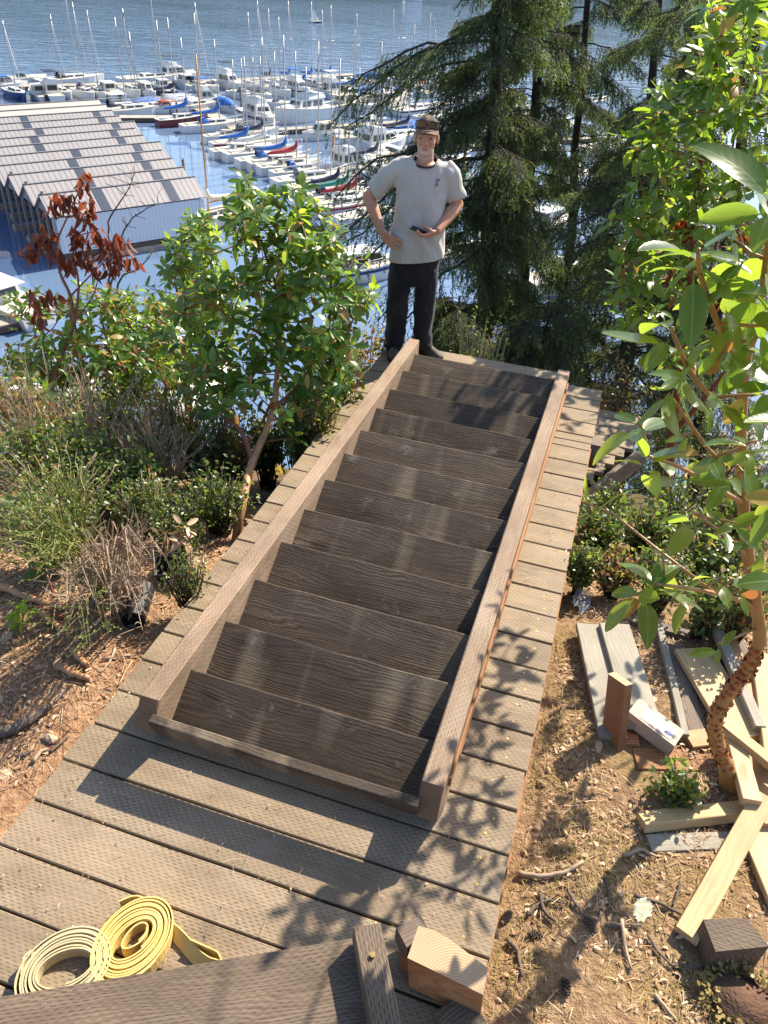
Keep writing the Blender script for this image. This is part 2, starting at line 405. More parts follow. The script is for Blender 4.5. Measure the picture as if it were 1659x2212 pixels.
left = t.n('MapRange', {0: t.m('ADD', px.outputs[0], t.m('MULTIPLY', n4, .6)), 1: -1.5, 2: -.5, 3: 1.0, 4: 0.0})
c = t.mix(t.m('MULTIPLY', left, .75), c, t.ramp(n2, [(.25, (.19, .10, .06)), (.55, (.42, .245, .145)), (.75, (.58, .39, .25))]))
moss = t.m('MULTIPLY', t.n('MapRange', {0: n1, 1: .50, 2: .62, 3: 0.0, 4: 1.0}), t.m('SUBTRACT', 1.0, left))
c = t.mix(t.m('MULTIPLY', moss, .55), c, t.ramp(n3, [(.3, (.16, .11, .04)), (.7, (.38, .27, .11))]))
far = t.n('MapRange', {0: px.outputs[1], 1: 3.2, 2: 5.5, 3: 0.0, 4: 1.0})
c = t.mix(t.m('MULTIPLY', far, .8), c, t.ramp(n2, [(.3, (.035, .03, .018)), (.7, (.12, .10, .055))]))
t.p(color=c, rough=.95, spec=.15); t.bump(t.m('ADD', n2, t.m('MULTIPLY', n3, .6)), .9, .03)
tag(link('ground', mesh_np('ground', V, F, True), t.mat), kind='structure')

t = NT('sea_water'); P_ = t.n('NewGeometry').outputs['Position']; sp = t.n('SeparateXYZ', {0: P_})
s_ = t.m('ADD', t.m('MULTIPLY', sp.outputs[1], .83), t.m('MULTIPLY', sp.outputs[0], -.56))   # distance out from the shore
rip = t.n('MapRange', {0: s_, 1: 112.0, 2: 175.0, 3: 0.0, 4: 1.0})
big = t.noise(t.vmul(P_, (.02, .035, .03)), 1.0, 3)
rr = t.n('CombineXYZ', {0: t.m('ADD', t.m('MULTIPLY', sp.outputs[0], .94), t.m('MULTIPLY', sp.outputs[1], .34)), 1: t.m('ADD', t.m('MULTIPLY', sp.outputs[0], -.34), t.m('MULTIPLY', sp.outputs[1], .94)), 2: 0.0})
w1 = t.noise(t.vmul(rr, (.16, .42, 1)), 1.0, 4, .55, .4)
w2 = t.noise(t.vmul(P_, (.9, 1.3, 1)), 1.0, 3, .5)
h = t.m('ADD', t.m('MULTIPLY', t.m('MULTIPLY', w1, t.m('MULTIPLY_ADD', big, 1.6, -.1)), t.m('MULTIPLY_ADD', rip, .42, .0)), t.m('MULTIPLY', w2, .006))
t.p(color=(.11, .175, .29), rough=.035, spec=.9, ior=1.4)
t.bump(h, 1.0, 1.0)
m_water = t.mat
tag(MB().add([(-1500, 8, WZ), (1500, 8, WZ), (1500, 2600, WZ), (-1500, 2600, WZ)], [(0, 1, 2, 3)]).build('water', m_water), kind='structure')

t = NT('forested_hill'); P_ = t.n('NewGeometry').outputs['Position']
c = t.ramp(t.noise(P_, .03, 6, .7), [(.3, (.012, .026, .022)), (.55, (.03, .055, .035)), (.8, (.07, .09, .05))])
t.p(color=c, rough=1, spec=.05); t.bump(t.noise(P_, .06, 5, .7), 1.0, 8)
hv, hf = [], []
nxh, nyh = 90, 9
for j in range(nyh):
    for i in range(nxh):
        a = i/(nxh-1); b = j/(nyh-1)
        x = -1500+2400*a; y = 640+.32*x+b*520+60*math.sin(a*9)
        z = WZ-1+(115+50*noise.noise(Vector((a*6, 1, 0)))+26*noise.noise(Vector((a*22, 4, 0))))*math.sin(min(1, b*1.5)*math.pi/2)*(1 if b < .7 else 1)
        hv.append((x, y, z))
for j in range(nyh-1):
    for i in range(nxh-1): hf.append((j*nxh+i, j*nxh+i+1, (j+1)*nxh+i+1, (j+1)*nxh+i))
tag(link('hills', mesh_np('hills', hv, hf, True), t.mat), kind='structure')
# ---------------------------------------------------------------- walkway
XL, XR, PW, Y_S = -1.676, .093, .1905, 1.2932
walk = empty('boardwalk', (-.79, 2.8, 0), 0, 'timber boardwalk of incised planks running out to the standing person', 'boardwalk')
def plank_mesh(L, wd, th, seed):
    r = random.Random(seed); mb = MB(); n = 7; rings = []
    for i in range(n):
        x = -L/2+L*i/(n-1); a = r.uniform(-.001, .003); b = r.uniform(-.003, .001); q = .003
        hy = wd/2
        rings.append([(x, -hy+a+q, -th), (x, hy+b-q, -th), (x, hy+b, -th+q), (x, hy+b, -q), (x, hy+b-q*1.2, 0), (x, -hy+a+q*1.2, 0), (x, -hy+a, -q), (x, -hy+a, -th+q)])
    return mb.loft(rings)
screw_me = MB().tube([(0, 0, -.004), (0, 0, .0012)], [.0048, .0048], 8).tube([(0, 0, .0012), (0, 0, .0016)], [.002, .002], 6).mesh('screw')
def add_screw(parent, x, y, z=0.0):
    o = link('screw', screw_me, M_screw, parent, (x, y, z)); o.scale = (1.15, 1.15, 1); return o
k0 = -9
for k in range(k0, 24):
    yc = Y_S+PW*(k+.5)
    x0, x1 = XL+U(-.006, .006), XR+U(-.004, .004)
    if k == 23: x1 = -.19
    split = (k == 18)
    for part in range(2 if split else 1):
        wd = (PW-.006) if not split else PW/2-.006
        y = yc if not split else yc+(part-.5)*PW/2
        o = plank_mesh(x1-x0, wd-U(0, .003), .038, k*3+part).build('plank', [M_deck], walk)
        o.location = ((x0+x1)/2+.79, y-2.8, U(-.002, .001)); o.rotation_euler = (0, 0, U(-.0018, .0018))
        off = (-.045, .045) if not split else (0.0,)
        for xs in (XL+.125, XR-.085):
            if k == 23 and xs > -.3: continue
            for dy in off: add_screw(o, xs+.79-o.location.x+U(-.018, .018), dy+U(-.012, .012))
for nm, x in (('rim_joist', XR-.012), ('rim_joist', XL+.03), ('joist', -1.2), ('joist', -.4)):
    y0, y1 = -.45, 5.64
    o = MB().bbox((0, 0, 0), (y1-y0, .036, .14), .003).build(nm, [M_rust if nm == 'rim_joist' else M_brnb], walk)
    o.location = (x+.79, (y0+y1)/2-2.8, -.112); o.rotation_euler = (0, 0, math.pi/2)
o = MB().bbox((0, 0, 0), (1.75, .036, .18), .003).build('rim_joist', [M_brnb], walk); o.location = (0, 5.64+.03-2.8, -.132)
for x, y in ((-1.55, 5.5), (-.05, 5.45), (-1.55, 4.3), (-.05, 4.2)):
    zb = gz(x, y)-.2
    o = MB().bbox((0, 0, 0), (-.19-zb, .089, .089), .004).build('post', [M_brnb], walk)
    o.location = (x+.79, y-2.8, (-.19+zb)/2); o.rotation_euler = (0, math.pi/2, 0)
# blunt beam end that sticks out under the right edge
p = atz(1277, 960, -.06)
o = MB().prism([(-.09, -.07), (.0, -.1), (.10, -.06), (.11, .05), (.05, .09), (-.08, .07)], -.05, .05).build('beam_end', [M_brnb], walk)
o.location = (p.x+.79+.015, p.y-2.8, -.11); o.rotation_euler = (0, math.pi/2, 0)

# lower landing to the right of the far end
A, B_, C_ = atz(1262, 1045, -.5), atz(1378, 955, -.5), atz(1345, 885, -.5)
land = empty('lower_landing', (.5, 5.9, -.5), 0, 'lower timber landing beside the far right end of the boardwalk', 'landing')
e = (B_-A).normalized()
for k in range(11):
    y = 4.78+k*.15
    xe = A.x+(y-A.y)*(B_.x-A.x)/(B_.y-A.y)
    x1 = min(xe, .62)
    x0 = .02
    if x1-x0 < .1: continue
    o = plank_mesh(x1-x0, .142, .038, 400+k).build('plank', [M_deck], land); o.location = ((x0+x1)/2-.5, y-5.9, 0)
a2 = A-e*.3; b2 = B_+e*.15; L = (b2-a2).length
o = MB().bbox((0, 0, 0), (L, .04, .2), .004).build('edge_beam', [M_brnb], land)
o.location = ((a2+b2)/2-Vector((.5, 5.9, -.5))+Vector((.035, -.02, -.145))); o.rotation_euler = (0, 0, math.atan2(e.y, e.x))
for q in (A, B_):
    zb = gz(q.x, q.y)-.2
    o = MB().bbox((0, 0, 0), (max(.2, -.56-zb), .089, .089), .004).build('post', [M_brnb], land)
    o.location = (q.x-.5-.06, q.y-5.9+.04, (-.56+zb)/2+.5); o.rotation_euler = (0, math.pi/2, 0)

# ---------------------------------------------------------------- stair flight lying on the boardwalk
stair = empty('stair_flight', (-.78, 3.45, 0), -rad(.3), 'prebuilt flight of twelve dark treads between two pale stringers lying on the boardwalk', 'stairs')
SX = {-1: (-1.393, -1.309), 1: (-.257, -.173)}
T_H = .292
for s in (-1, 1):
    a, b = SX[s]; ymid = 3.45
    yn = 1.665 if s < 0 else 1.672; yf = 5.34 if s < 0 else 5.27
    prof = [(yn, T_H), (yn-.065, .172), (yn+.085, .004), (yf+.02, .004), (yf, .10), (yf, T_H)]
    # local x along the length
    mb = MB(); n = len(prof); wid = b-a; q = .005
    rings = []
    for yy, ins in ((-wid/2, q), (-wid/2+q, 0), (wid/2-q, 0), (wid/2, q)):
        cx = sum(p[0] for p in prof)/n; 
        rings.append([(p[0]-ymid+(ins if p[0] < 2 else -ins), -yy, p[1]-(ins if p[1] > .2 else -ins)) for p in prof])
    mb.loft(rings)
    me = mb.mesh('stringer')
    for pl in me.polygons:
        if abs(pl.normal.x) > .45 and pl.center.x < -1.5: pl.material_index = 1
    o = link('stringer', me, [M_stringer, M_end], stair, ((a+b)/2+.78, ymid-3.45, 0), (0, 0, math.pi/2))
    tag(o, 'pale weathered stringer on the left' if s < 0 else 'pale weathered stringer on the right with leaf shadows')
TILT = rad(33); SP = .302; TD = .272; XI = (SX[-1][1]-.012, SX[1][0]+.012)
for i in range(12):
    yb = 1.905+SP*i+U(-.004, .004)        # far, upper edge
    zb = .227+U(-.004, .003)
    mb = MB(); n = 9; rings = []; L = XI[1]-XI[0]; r = random.Random(i); th = .038
    for j in range(n):
        x = -L/2+L*j/(n-1); a = r.uniform(-.002, .002); b = r.uniform(-.003, .003); q = .004
        rings.append([(x, -TD/2+a+q, -th), (x, TD/2+b-q, -th), (x, TD/2+b, -th+q), (x, TD/2+b, -q), (x, TD/2+b-q, 0), (x, -TD/2+a+q, 0), (x, -TD/2+a, -q), (x, -TD/2+a, -th+q)])
    mb.loft(rings)
    o = mb.build('tread', [M_tread], stair)
    cy = yb-math.cos(TILT)*TD/2; cz = zb-math.sin(TILT)*TD/2
    o.location = ((XI[0]+XI[1])/2+.78, cy-3.45, cz); o.rotation_euler = (TILT, 0, U(-.004, .004))
# front cleat let into the near ends of the stringers
L = XI[1]-XI[0]-.004
o = MB().bbox((0, 0, 0), (L, .04, .078), .005).build('front_cleat', [M_tread], stair)
o.location = ((XI[0]+XI[1])/2+.78, 1.622-3.45, .207); o.rotation_euler = (rad(14), 0, 0)
# thin strips nailed along the outer face of the right stringer
o = MB().bbox((0, 0, 0), (3.45, .011, .05), .002).bbox((.1, -.001, -.07), (3.3, .008, .03), .002).build('edge_strip', [M_rust], stair)
o.location = (SX[1][1]+.006+.78, 1.74+1.75-3.45, .20); o.rotation_euler = (0, 0, math.pi/2)

# ---------------------------------------------------------------- loose timber
def board(name, a, b, wd, th, mat, label, cat='board', roll=0.0, parent=None, end=None, group=None):
    a, b = Vector(a), Vector(b); d = b-a; L = d.length
    mb = MB().bbox((0, 0, 0), (L, wd, th), .003, end=1 if end else None)
    o = mb.build(name, [mat]+([end] if end else []), parent)
    xa = d.normalized(); s_, u_ = frame(xa)
    R = Matrix((xa, -s_, u_)).transposed() @ rx(roll)
    o.matrix_world = Matrix.Translation((a+b)/2) @ R.to_4x4()
    return tag(o, label, cat, group)
z0 = -.15
def pb(name, p, q, za, zb, *args, **kw): return board(name, atz(p[0], p[1], za), atz(q[0], q[1], zb), *args, **kw)
# near pieces on the boardwalk
pb('timber_plank', (-60, 2268), (800, 2116), .16, .16, .24, .04, M_tbeam, 'wide dark incised plank crossing the bottom left in front of the straps', 'plank')
pb('timber_plank', (420, 2290), (800, 2240), .085, .085, .2, .04, M_tbeam, 'second dark plank mostly cut off by the bottom edge of the photo', 'plank')
pb('timber_block', (791, 2012), (838, 2260), .235, .22, .085, .085, M_tbeam, 'dark incised square post lying across the wide plank end, one screw in it', 'post')
p = atz(805, 2062, .282)
tag(link('screw', screw_me, M_screw, None, p), 'brass screw head in the dark square post at the bottom', 'screw').scale = (1.8, 1.8, 1.5)
# off-cut with fresh end grain
q = [atz(*s, .19) for s in ((904, 2000), (936, 2009), (972, 2029), (1054, 2091), (1044, 2149), (880, 2069))]
c0 = sum(q, Vector())/6
mb = MB(); top = [p-c0 for p in q]; bot = [Vector((p.x*.96+.015, p.y*.96-.01, -.165)) for p in top]
mb.v = [tuple(p) for p in top+bot]; n = 6
mb.f = [tuple(reversed(range(6))), tuple(6+i for i in range(6))]; mb.m = [1, 0]
for i in range(6): mb.f.append((i, (i+1) % 6, 6+(i+1) % 6, 6+i)); mb.m.append(0)
t = NT('end_grain_offcut'); tc = t.n('TexCoord').outputs['Object']
v_ = t.vadd(tc, (-.06, .10, 0)); sv = t.n('SeparateXYZ', {0: v_})
wv = t.n('TexWave', {'Vector': t.n('CombineXYZ', {0: sv.outputs[0], 1: sv.outputs[1], 2: 0.0}), 'Scale': 38.0, 'Distortion': 1.5, 'Detail': 2.0}, wave_type='RINGS', rings_direction='Z').outputs[1]
t.p(color=t.mix(t.m('MULTIPLY', wv, t.m('MULTIPLY_ADD', t.noise(tc, 14, 3), 1.3, .1)), (.46, .32, .20), (.34, .21, .115)), rough=.85); t.bump(wv, .25, .003)
off = mb.build('timber_offcut', [M_cedar, t.mat], None, loc=c0)
tag(off, 'sawn beam off-cut with pale ringed end grain facing up at the bottom', 'off-cut')
pb('timber_block', (880, 2052), (1010, 2150), .04, .04, .09, .075, M_cedar, 'orange split cedar chunk under the ringed off-cut', 'block')
pb('timber_block', (866, 2040), (918, 2012), .085, .085, .075, .085, M_brnb, 'small dark block wedged behind the ringed off-cut', 'block')
pb('timber_block', (960, 2235), (1030, 2185), .05, .05, .12, .05, M_tbeam, 'grey incised board corner poking in at the bottom edge', 'block')
# pile on the right
r_ = lambda x, y: (1327+.5233*x, 1260.8+.5233*y)
pb('lumber_board', (1270, 1352), (1324, 1596), z0+.03, z0+.05, .125, .03, M_greyb, 'left of the two long grey boards lying on the soil')
pb('lumber_board', (1326, 1352), (1392, 1572), z0+.055, z0+.075, .155, .035, M_greyb, 'right and wider of the two long grey boards on the soil')
a = atz(1323, 1612, z0); b = aty(1340, 1466, a.y+.10)
board('lumber_offcut', a, b, .115, .04, M_cedar, 'short orange off-cut standing upright against the grey boards', 'off-cut', roll=rad(-72), end=M_end2)
pb('lumber_offcut', (1335, 1598), (1378, 1604), z0+.02, z0+.02, .06, .04, M_cedar, 'small orange scrap at the foot of the upright off-cut', 'off-cut')
# open-ended carton with a printed label
bx = empty('carton', atz(1411, 1575, z0+.05), 0, 'open-ended grey carton with a blue and white label leaning on the boards', 'box')
a, b = atz(1362, 1532, z0+.10), atz(1460, 1606, z0+.06)
xa = (b-a).normalized(); s_, u_ = frame(xa); L = (b-a).length; R = Matrix((xa, -s_, u_)).transposed()
M_card = plain('carton_grey', (.40, .36, .29), .8, .08, 8); M_cardi = plain('carton_inside', (.16, .12, .08), .9, .1, 8)
mb = MB(); th = .004; W_, H_ = .105, .075
for c, d in (((0, W_/2, 0), (L, th, H_)), ((0, -W_/2, 0), (L, th, H_)), ((0, 0, H_/2), (L, W_+th, th)), ((0, 0, -H_/2), (L, W_+th, th)), ((-L/2+.01, 0, 0), (th, W_-th, H_-th))):
    mb.box(c, d)
o = mb.build('shell', [M_card], bx); o.matrix_world = Matrix.Identity(4)
bpy.context.view_layer.update()
o.matrix_local = Matrix.Translation((a+b)/2-bx.location) @ R.to_4x4()
lb = MB()
t = NT('carton_label'); tc = t.n('TexCoord').outputs['Object']; sv = t.n('SeparateXYZ', {0: tc})
lt = t.m('GREATER_THAN', t.noise(t.vmul(tc, (60, 160, 1)), 1.0, 2), .55)
blk = t.m('LESS_THAN', t.m('ABSOLUTE', t.m('ADD', sv.outputs[1], -.005)), .022)
c = t.mix(t.m('MULTIPLY', lt, blk), (.72, .72, .74), (.05, .09, .35)); c = t.mix(t.m('LESS_THAN', sv.outputs[1], -.033), c, (.55, .06, .06))
t.p(color=c, rough=.5)
o2 = MB().box((0, 0, 0), (.15, .075, .001)).build('label', [t.mat], o); o2.location = (L*.05, -.005, H_/2+.0032)
pb('lumber_strip', r_(182, 165), r_(292, 630), z0+.05, z0+.05, .035, .03, M_greyb, 'thin grey batten right of the grey boards', 'batten')
pb('lumber_board', r_(240, 258), r_(345, 620), z0+.035, z0+.035, .085, .025, M_brnb, 'narrow dark brown board between batten and pine sheet')
pb('lumber_board', r_(322, 275), r_(545, 640), z0+.07, z0+.09, .19, .03, M_pine, 'broad pale pine board in the middle of the lumber pile')
pb('lumber_board', r_(362, 48), r_(600, 600), z0+.10, z0+.12, .05, .04, M_greyb, 'long thin greyish stick running up the lumber pile')
pb('lumber_board', r_(410, 92), r_(650, 660), z0+.06, z0+.10, .075, .035, M_pine2, 'long orange pine stud beside the greyish stick')
pb('lumber_board', r_(455, 170), r_(640, 520), z0+.02, z0+.03, .10, .03, M_brnb, 'weathered brown board half buried at the back of the pile')
pb('lumber_board', r_(612, 300), r_(680, 760), z0+.10, z0+.12, .12, .04, M_pine, 'pale pine plank at the right edge of the pile')
pb('lumber_board', r_(490, 630), r_(565, 905), z0+.12, z0+.14, .075, .04, M_pine, 'short pale stud pointing down beside the crooked trunk')
pb('lumber_board', r_(462, 592), r_(690, 775), z0+.155, z0+.155, .055, .038, M_pine, 'slim pale stud slanting right over the pile')
pb('lumber_board', r_(560, 700), r_(700, 1000), z0+.06, z0+.06, .17, .03, M_pine2, 'wide orange board under the slanting studs')
pb('lumber_board', r_(110, 985), r_(550, 935), z0+.045, z0+.045, .08, .045, M_pine, 'pale pine stud lying crosswise in front of the small bush', roll=rad(-20))
pb('lumber_board', r_(140, 1078), r_(475, 1065), z0+.02, z0+.02, .075, .03, M_greyb, 'short whitish painted board below the crosswise pine stud')
pb('lumber_board', (1482, 2022), (1650, 1722), z0+.05, z0+.12, .085, .038, M_pine, 'long pale stud running diagonally to the dark block')
pb('lumber_board', (1622, 1780), (1700, 1960), z0+.03, z0+.03, .13, .035, M_pine, 'pale pine board leaving the right edge of the photo')
pb('lumber_board', r_(85, 725), r_(410, 735), z0+.02, z0+.02, .11, .02, M_rust, 'reddish brown board flat under the carton')
pb('lumber_board', r_(300, 655), r_(420, 640), z0+.03, z0+.03, .09, .05, M_pine2, 'stubby orange pine block behind the small bush')
pb('lumber_board', r_(75, 150), r_(310, 215), z0+.02, z0+.02, .06, .03, M_brnb, 'brown stick lying across the top of the lumber pile')
q = [atz(*s, -.0) for s in ((1519, 1986), (1612, 1983), (1662, 2044), (1546, 2056))]
c0 = sum(q, Vector())/4
mb = MB(); top = [p-c0 for p in q]
mb.v = [tuple(p) for p in top]+[(p.x, p.y, -.19) for p in top]
mb.f = [(3, 2, 1, 0), (4, 5, 6, 7)]+[(i, (i+1) % 4, 4+(i+1) % 4, 4+i) for i in range(4)]; mb.m = [0]*6
tag(mb.build('post_block', [M_tbeam], None, loc=c0), 'square dark sawn post block on the soil at the right edge', 'block')
# black drain pot with dead leaves, left of the boardwalk
# ---------------------------------------------------------------- lifting straps
t = NT('strap_webbing'); tc = t.n('TexCoord').outputs['Object']
def webbing(name, c1, c2):
    t = NT(name); tc = t.n('TexCoord').outputs['Object']; n = t.noise(tc, 9, 4)
    f = t.noise(t.vmul(tc, (260, 260, 60)), 1.0, 2)
    t.p(color=t.mix(t.m('ADD', t.m('MULTIPLY', n, .9), t.m('MULTIPLY_ADD', f, .5, -.35)), c1, c2), rough=.8, spec=.2); t.bump(f, .5, .003); return t.mat
M_yel = webbing('webbing_yellow', (.58, .36, .07), (.72, .60, .30)); M_crm = webbing('webbing_cream', (.40, .32, .17), (.58, .51, .35))
def ribbon(mb, pts, w, th, tw=None):
    """webbing standing on edge along pts; tw = lean per point (0 upright, 90 flat)"""
    k = len(pts); rings = []
    for i, p in enumerate(pts):
        d = (pts[min(i+1, k-1)]-pts[max(i-1, 0)]).normalized(); s_ = Vector((d.y, -d.x, 0)).normalized()
        a = tw[i] if tw else 0.0
        up = Vector((0, 0, 1))*math.cos(a)+s_*math.sin(a); sd = s_*math.cos(a)-Vector((0, 0, 1))*math.sin(a)
        rings.append([p+sd*th/2, p-sd*th/2, p-sd*th/2+up*w, p+sd*th/2+up*w])
    mb.loft(rings)
def coil(cx, cy, a0, a1, b0, b1, rot, turns, w, lean):
    pts, tw = [], []
    n = int(turns*40)
    for i in range(n):
        f = i/(n-1); th = 2*math.pi*turns*f
        ra = a0+(a1-a0)*f; rb = b0+(b1-b0)*f
        wob = 1+.03*math.sin(th*1.9+f*9)+.018*math.sin(th*.37+2)
        x, y = ra*math.cos(th)*wob, rb*math.sin(th)*wob
        c, s = math.cos(rot), math.sin(rot)
        pts.append(Vector((cx+x*c-y*s, cy+x*s+y*c, .003+.006*math.sin(th*1.0+1)*0))); tw.append(lean+.05*math.sin(th))
    return pts, tw
c = atz(288, 2036, .03)
ys = empty('yellow_strap', (c.x, c.y, 0), 0, 'coiled yellow lifting strap with its loose tail lying on the boardwalk', 'strap')
mb = MB(); pts, tw = coil(0, 0, .042, .112, .072, .148, rad(-18), 9, .05, 0)
ribbon(mb, pts, .052, .0052, tw)
mb.build('coil', [M_yel], ys)
tail = [atz(*s, .002) for s in ((262, 1958), (300, 1950), (330, 1980), (357, 2015), (385, 2044), (405, 2070), (425, 2090), (450, 2102), (474, 2100), (486, 2088), (470, 2075), (440, 2062), (405, 2046))]
loc = Vector((c.x, c.y, 0)); tl = [p-loc for p in tail]; sm = []
for i in range(len(tl)-1):
    for q in range(4): sm.append(tl[i].lerp(tl[i+1], q/4))
for _ in range(3): sm = [sm[0]]+[(sm[i-1]+sm[i]*2+sm[i+1])/4 for i in range(1, len(sm)-1)]+[sm[-1]]
mb = MB(); ribbon(mb, sm, .05, .005, [.15+.9*math.sin(math.pi*min(1, i/len(sm)*1.2))*(-1) for i in range(len(sm))]); mb.build('loose_tail', [M_yel], ys)
pts, tw = coil(0, .01, .022, .03, .05, .045, rad(-18), 1.2, .05, 0)
mb = MB(); ribbon(mb, pts, .05, .005, tw); mb.build('inner_loop', [M_yel], ys)
c = atz(142, 2098, .03)
cs = empty('cream_strap', (c.x, c.y, 0), 0, 'coiled cream lifting strap beside the yellow one on the boardwalk', 'strap')
mb = MB(); pts, tw = coil(0, 0, .05, .125, .082, .142, rad(-48), 8, .05, 0); ribbon(mb, pts, .052, .005, tw); mb.build('coil', [M_crm], cs)
loc = Vector((c.x, c.y, 0))
mb = MB(); tl = [atz(*s, .002)-loc for s in ((52, 2168), (50, 2120), (56, 2082), (72, 2062), (84, 2066), (80, 2090))]
ribbon(mb, tl, .05, .006, [0, .1, .1, .2, .2, .1]); mb.build('strap_end', [M_crm], cs)
mb = MB(); tl = [atz(*s, .002)-loc for s in ((210, 2040), (222, 2080), (226, 2120), (216, 2150))]
ribbon(mb, tl, .05, .005); mb.build('strap_fold', [M_crm], cs)
# ---------------------------------------------------------------- person
# local frame: faces -y, x to the viewer's right, z up; origin between the feet
MAN = empty('person', (-1.475, 5.70, 0), rad(14.5), 'man in grey t-shirt, dark trousers and cap standing at the far end holding a phone', 'person')
def cap(mb, a, b, ra, rb, n=12, flat=1.0, up=(0, 1, 0)):
    """tapered capsule"""
    a, b = Vector(a), Vector(b); d = (b-a); L = max(d.length, 1e-5); d = d/L; pts = []; rr = []
    for k in range(5):
        t = (k+.3)/5*math.pi/2; pts.append(a-d*ra*math.cos(t)); rr.append(ra*math.sin(t))
    for k in range(4): f = k/3; pts.append(a.lerp(b, f)); rr.append(ra+(rb-ra)*f)
    for k in reversed(range(5)):
        t = (k+.3)/5*math.pi/2; pts.append(b+d*rb*math.cos(t)); rr.append(rb*math.sin(t))
    mb.tube(pts, rr, n, flat=flat, up=up)
def chain(mb, pts, rr, **kw):
    for i in range(len(pts)-1): cap(mb, pts[i], pts[i+1], rr[i], rr[i+1], **kw)
X0 = .02       # head / torso axis
body = MB()
# head
HZ = 1.612
hr = rz(rad(-4)) @ rx(rad(-5))
def H(x, y, z): return Vector((X0, 0, HZ)) + hr @ Vector((x, y, z))
body.ell(H(0, .018, .045), (.074, .094, .088), 20, 14, hr)        # skull
body.ell(H(0, -.018, -.015), (.066, .074, .092), 20, 14, hr)      # face
body.ell(H(0, -.035, -.066), (.052, .052, .046), 16, 10, hr)      # jaw
body.ell(H(0, -.070, -.092), (.028, .022, .022), 12, 8, hr)       # chin
body.ell(H(.036, -.064, -.022), (.027, .024, .026), 12, 8, hr); body.ell(H(-.036, -.064, -.022), (.027, .024, .026), 12, 8, hr)   # cheeks
body.ell(H(0, -.082, .024), (.052, .014, .010), 12, 8, hr)        # brow
cap(body, H(0, -.090, .012), H(0, -.110, -.026), .009, .0135, 10)  # nose
body.ell(H(.013, -.099, -.030), (.010, .011, .008), 8, 6, hr); body.ell(H(-.013, -.099, -.030), (.010, .011, .008), 8, 6, hr)
body.ell(H(0, -.091, -.054), (.024, .010, .006), 10, 6, hr); body.ell(H(0, -.090, -.066), (.020, .011, .006), 10, 6, hr)   # lips
for s in (-1, 1):
    body.ell(H(s*.078, .012, -.002), (.010, .022, .033), 10, 8, hr)
# neck, torso, legs (mostly under clothes)
cap(body, (X0, .022, 1.40), H(0, .012, -.06), .062, .056, 14)
body.ell((X0-.005, .01, 1.26), (.15, .085, .16), 18, 12); body.ell((X0-.005, .0, 1.02), (.15, .11, .20), 18, 12)
cap(body, (-.09, .0, .86), (-.105, -.0, .50), .07, .055); cap(body, (.09, .0, .86), (.105, .0, .50), .07, .055)
cap(body, (-.105, 0, .50), (-.12, .01, .09), .058, .04); cap(body, (.105, 0, .50), (.115, .02, .09), .058, .04)
body.ell((X0, .008, 1.415), (.115, .080, .055), 18, 12)
# right arm (viewer's left): elbow out, hand on hip
sh1, el1, wr1 = Vector((-.15, .02, 1.38)), Vector((-.372, .055, 1.185)), Vector((-.256, -.10, .985))
chain(body, [sh1, sh1.lerp(el1, .5), el1], [.052, .05, .043]); chain(body, [el1, el1.lerp(wr1, .3), wr1], [.043, .047, .030])
def hand(base, fw, dn, side, curls, thumb, sp=.019, L=(.072, .080, .075, .060), palm=.085):
    """palm from the wrist along fw, flat normal dn (palm side), side = towards the index finger"""
    fw, dn, side = fw.normalized(), dn.normalized(), side.normalized()
    for i, o in enumerate((.034, .012, -.011, -.033)):
        k = base+fw*(palm-.004*abs(i-1))+side*o
        cap(body, base+side*o*.62+fw*.012, k, .0145, .0112, 8)
        d = (fw+side*(o*5.5)).normalized(); p = k; seg = [L[i]*.44, L[i]*.31, L[i]*.25]
        for j in range(3):
            c = curls[i][j]; d = (d*math.cos(c)+dn*math.sin(c)); 
            d2 = d.normalized(); q = p+d2*seg[j]
            cap(body, p, q, (.0102, .0094, .0086)[j], (.0094, .0086, .0074)[j], 8); p = q
            dnn = (dn*math.cos(c)-fw*math.sin(c)); fw_, dn_ = d2, dnn; d = d2
    p = base+side*.026+fw*.022
    for a, r0, r1 in zip(thumb, (.0135, .0115, .0105), (.0118, .0105, .0085)):
        q = p+a; cap(body, p, q, r0, r1, 8); p = q
C0 = [(.12, .14, .10)]*4
fw = Vector((.82, -.30, -.48)); hand(wr1+Vector((.006, -.036, -.006)), fw, Vector((.30, .95, -.05)), Vector((.46, -.08, .84)),
     [(.10, .16, .12), (.10, .18, .12), (.12, .18, .12), (.14, .2, .12)], [Vector((-.004, .034, -.006)), Vector((.004, .032, -.008)), Vector((.008, .022, -.008))])
# left arm (viewer's right): bent, phone in hand
sh2, el2, wr2 = Vector((.175, .02, 1.385)), Vector((.282, .06, 1.17)), Vector((.150, -.165, 1.040))
chain(body, [sh2, sh2.lerp(el2, .5), el2], [.052, .05, .043]); chain(body, [el2, el2.lerp(wr2, .3), wr2], [.043, .047, .030])
fw = Vector((-.80, -.42, -.28)); hand(wr2+Vector((-.012, -.008, -.006)), fw, Vector((-.35, .25, .88)), Vector((-.25, -.80, .35)),
     [(.45, .75, .6), (.35, .7, .6), (.35, .7, .6), (.4, .75, .6)], [Vector((-.028, -.012, .026)), Vector((-.028, -.002, .014)), Vector((-.022, .004, .004))])
bm = remesh(body, 'body', .0045, 3, .5)
t = NT('skin'); tc = t.n('TexCoord').outputs['Object']; sv = t.n('SeparateXYZ', {0: tc})
n = t.noise(tc, 30, 4); n2 = t.noise(tc, 260, 2)
c = t.mix(n, (.44, .20, .125), (.56, .285, .185))
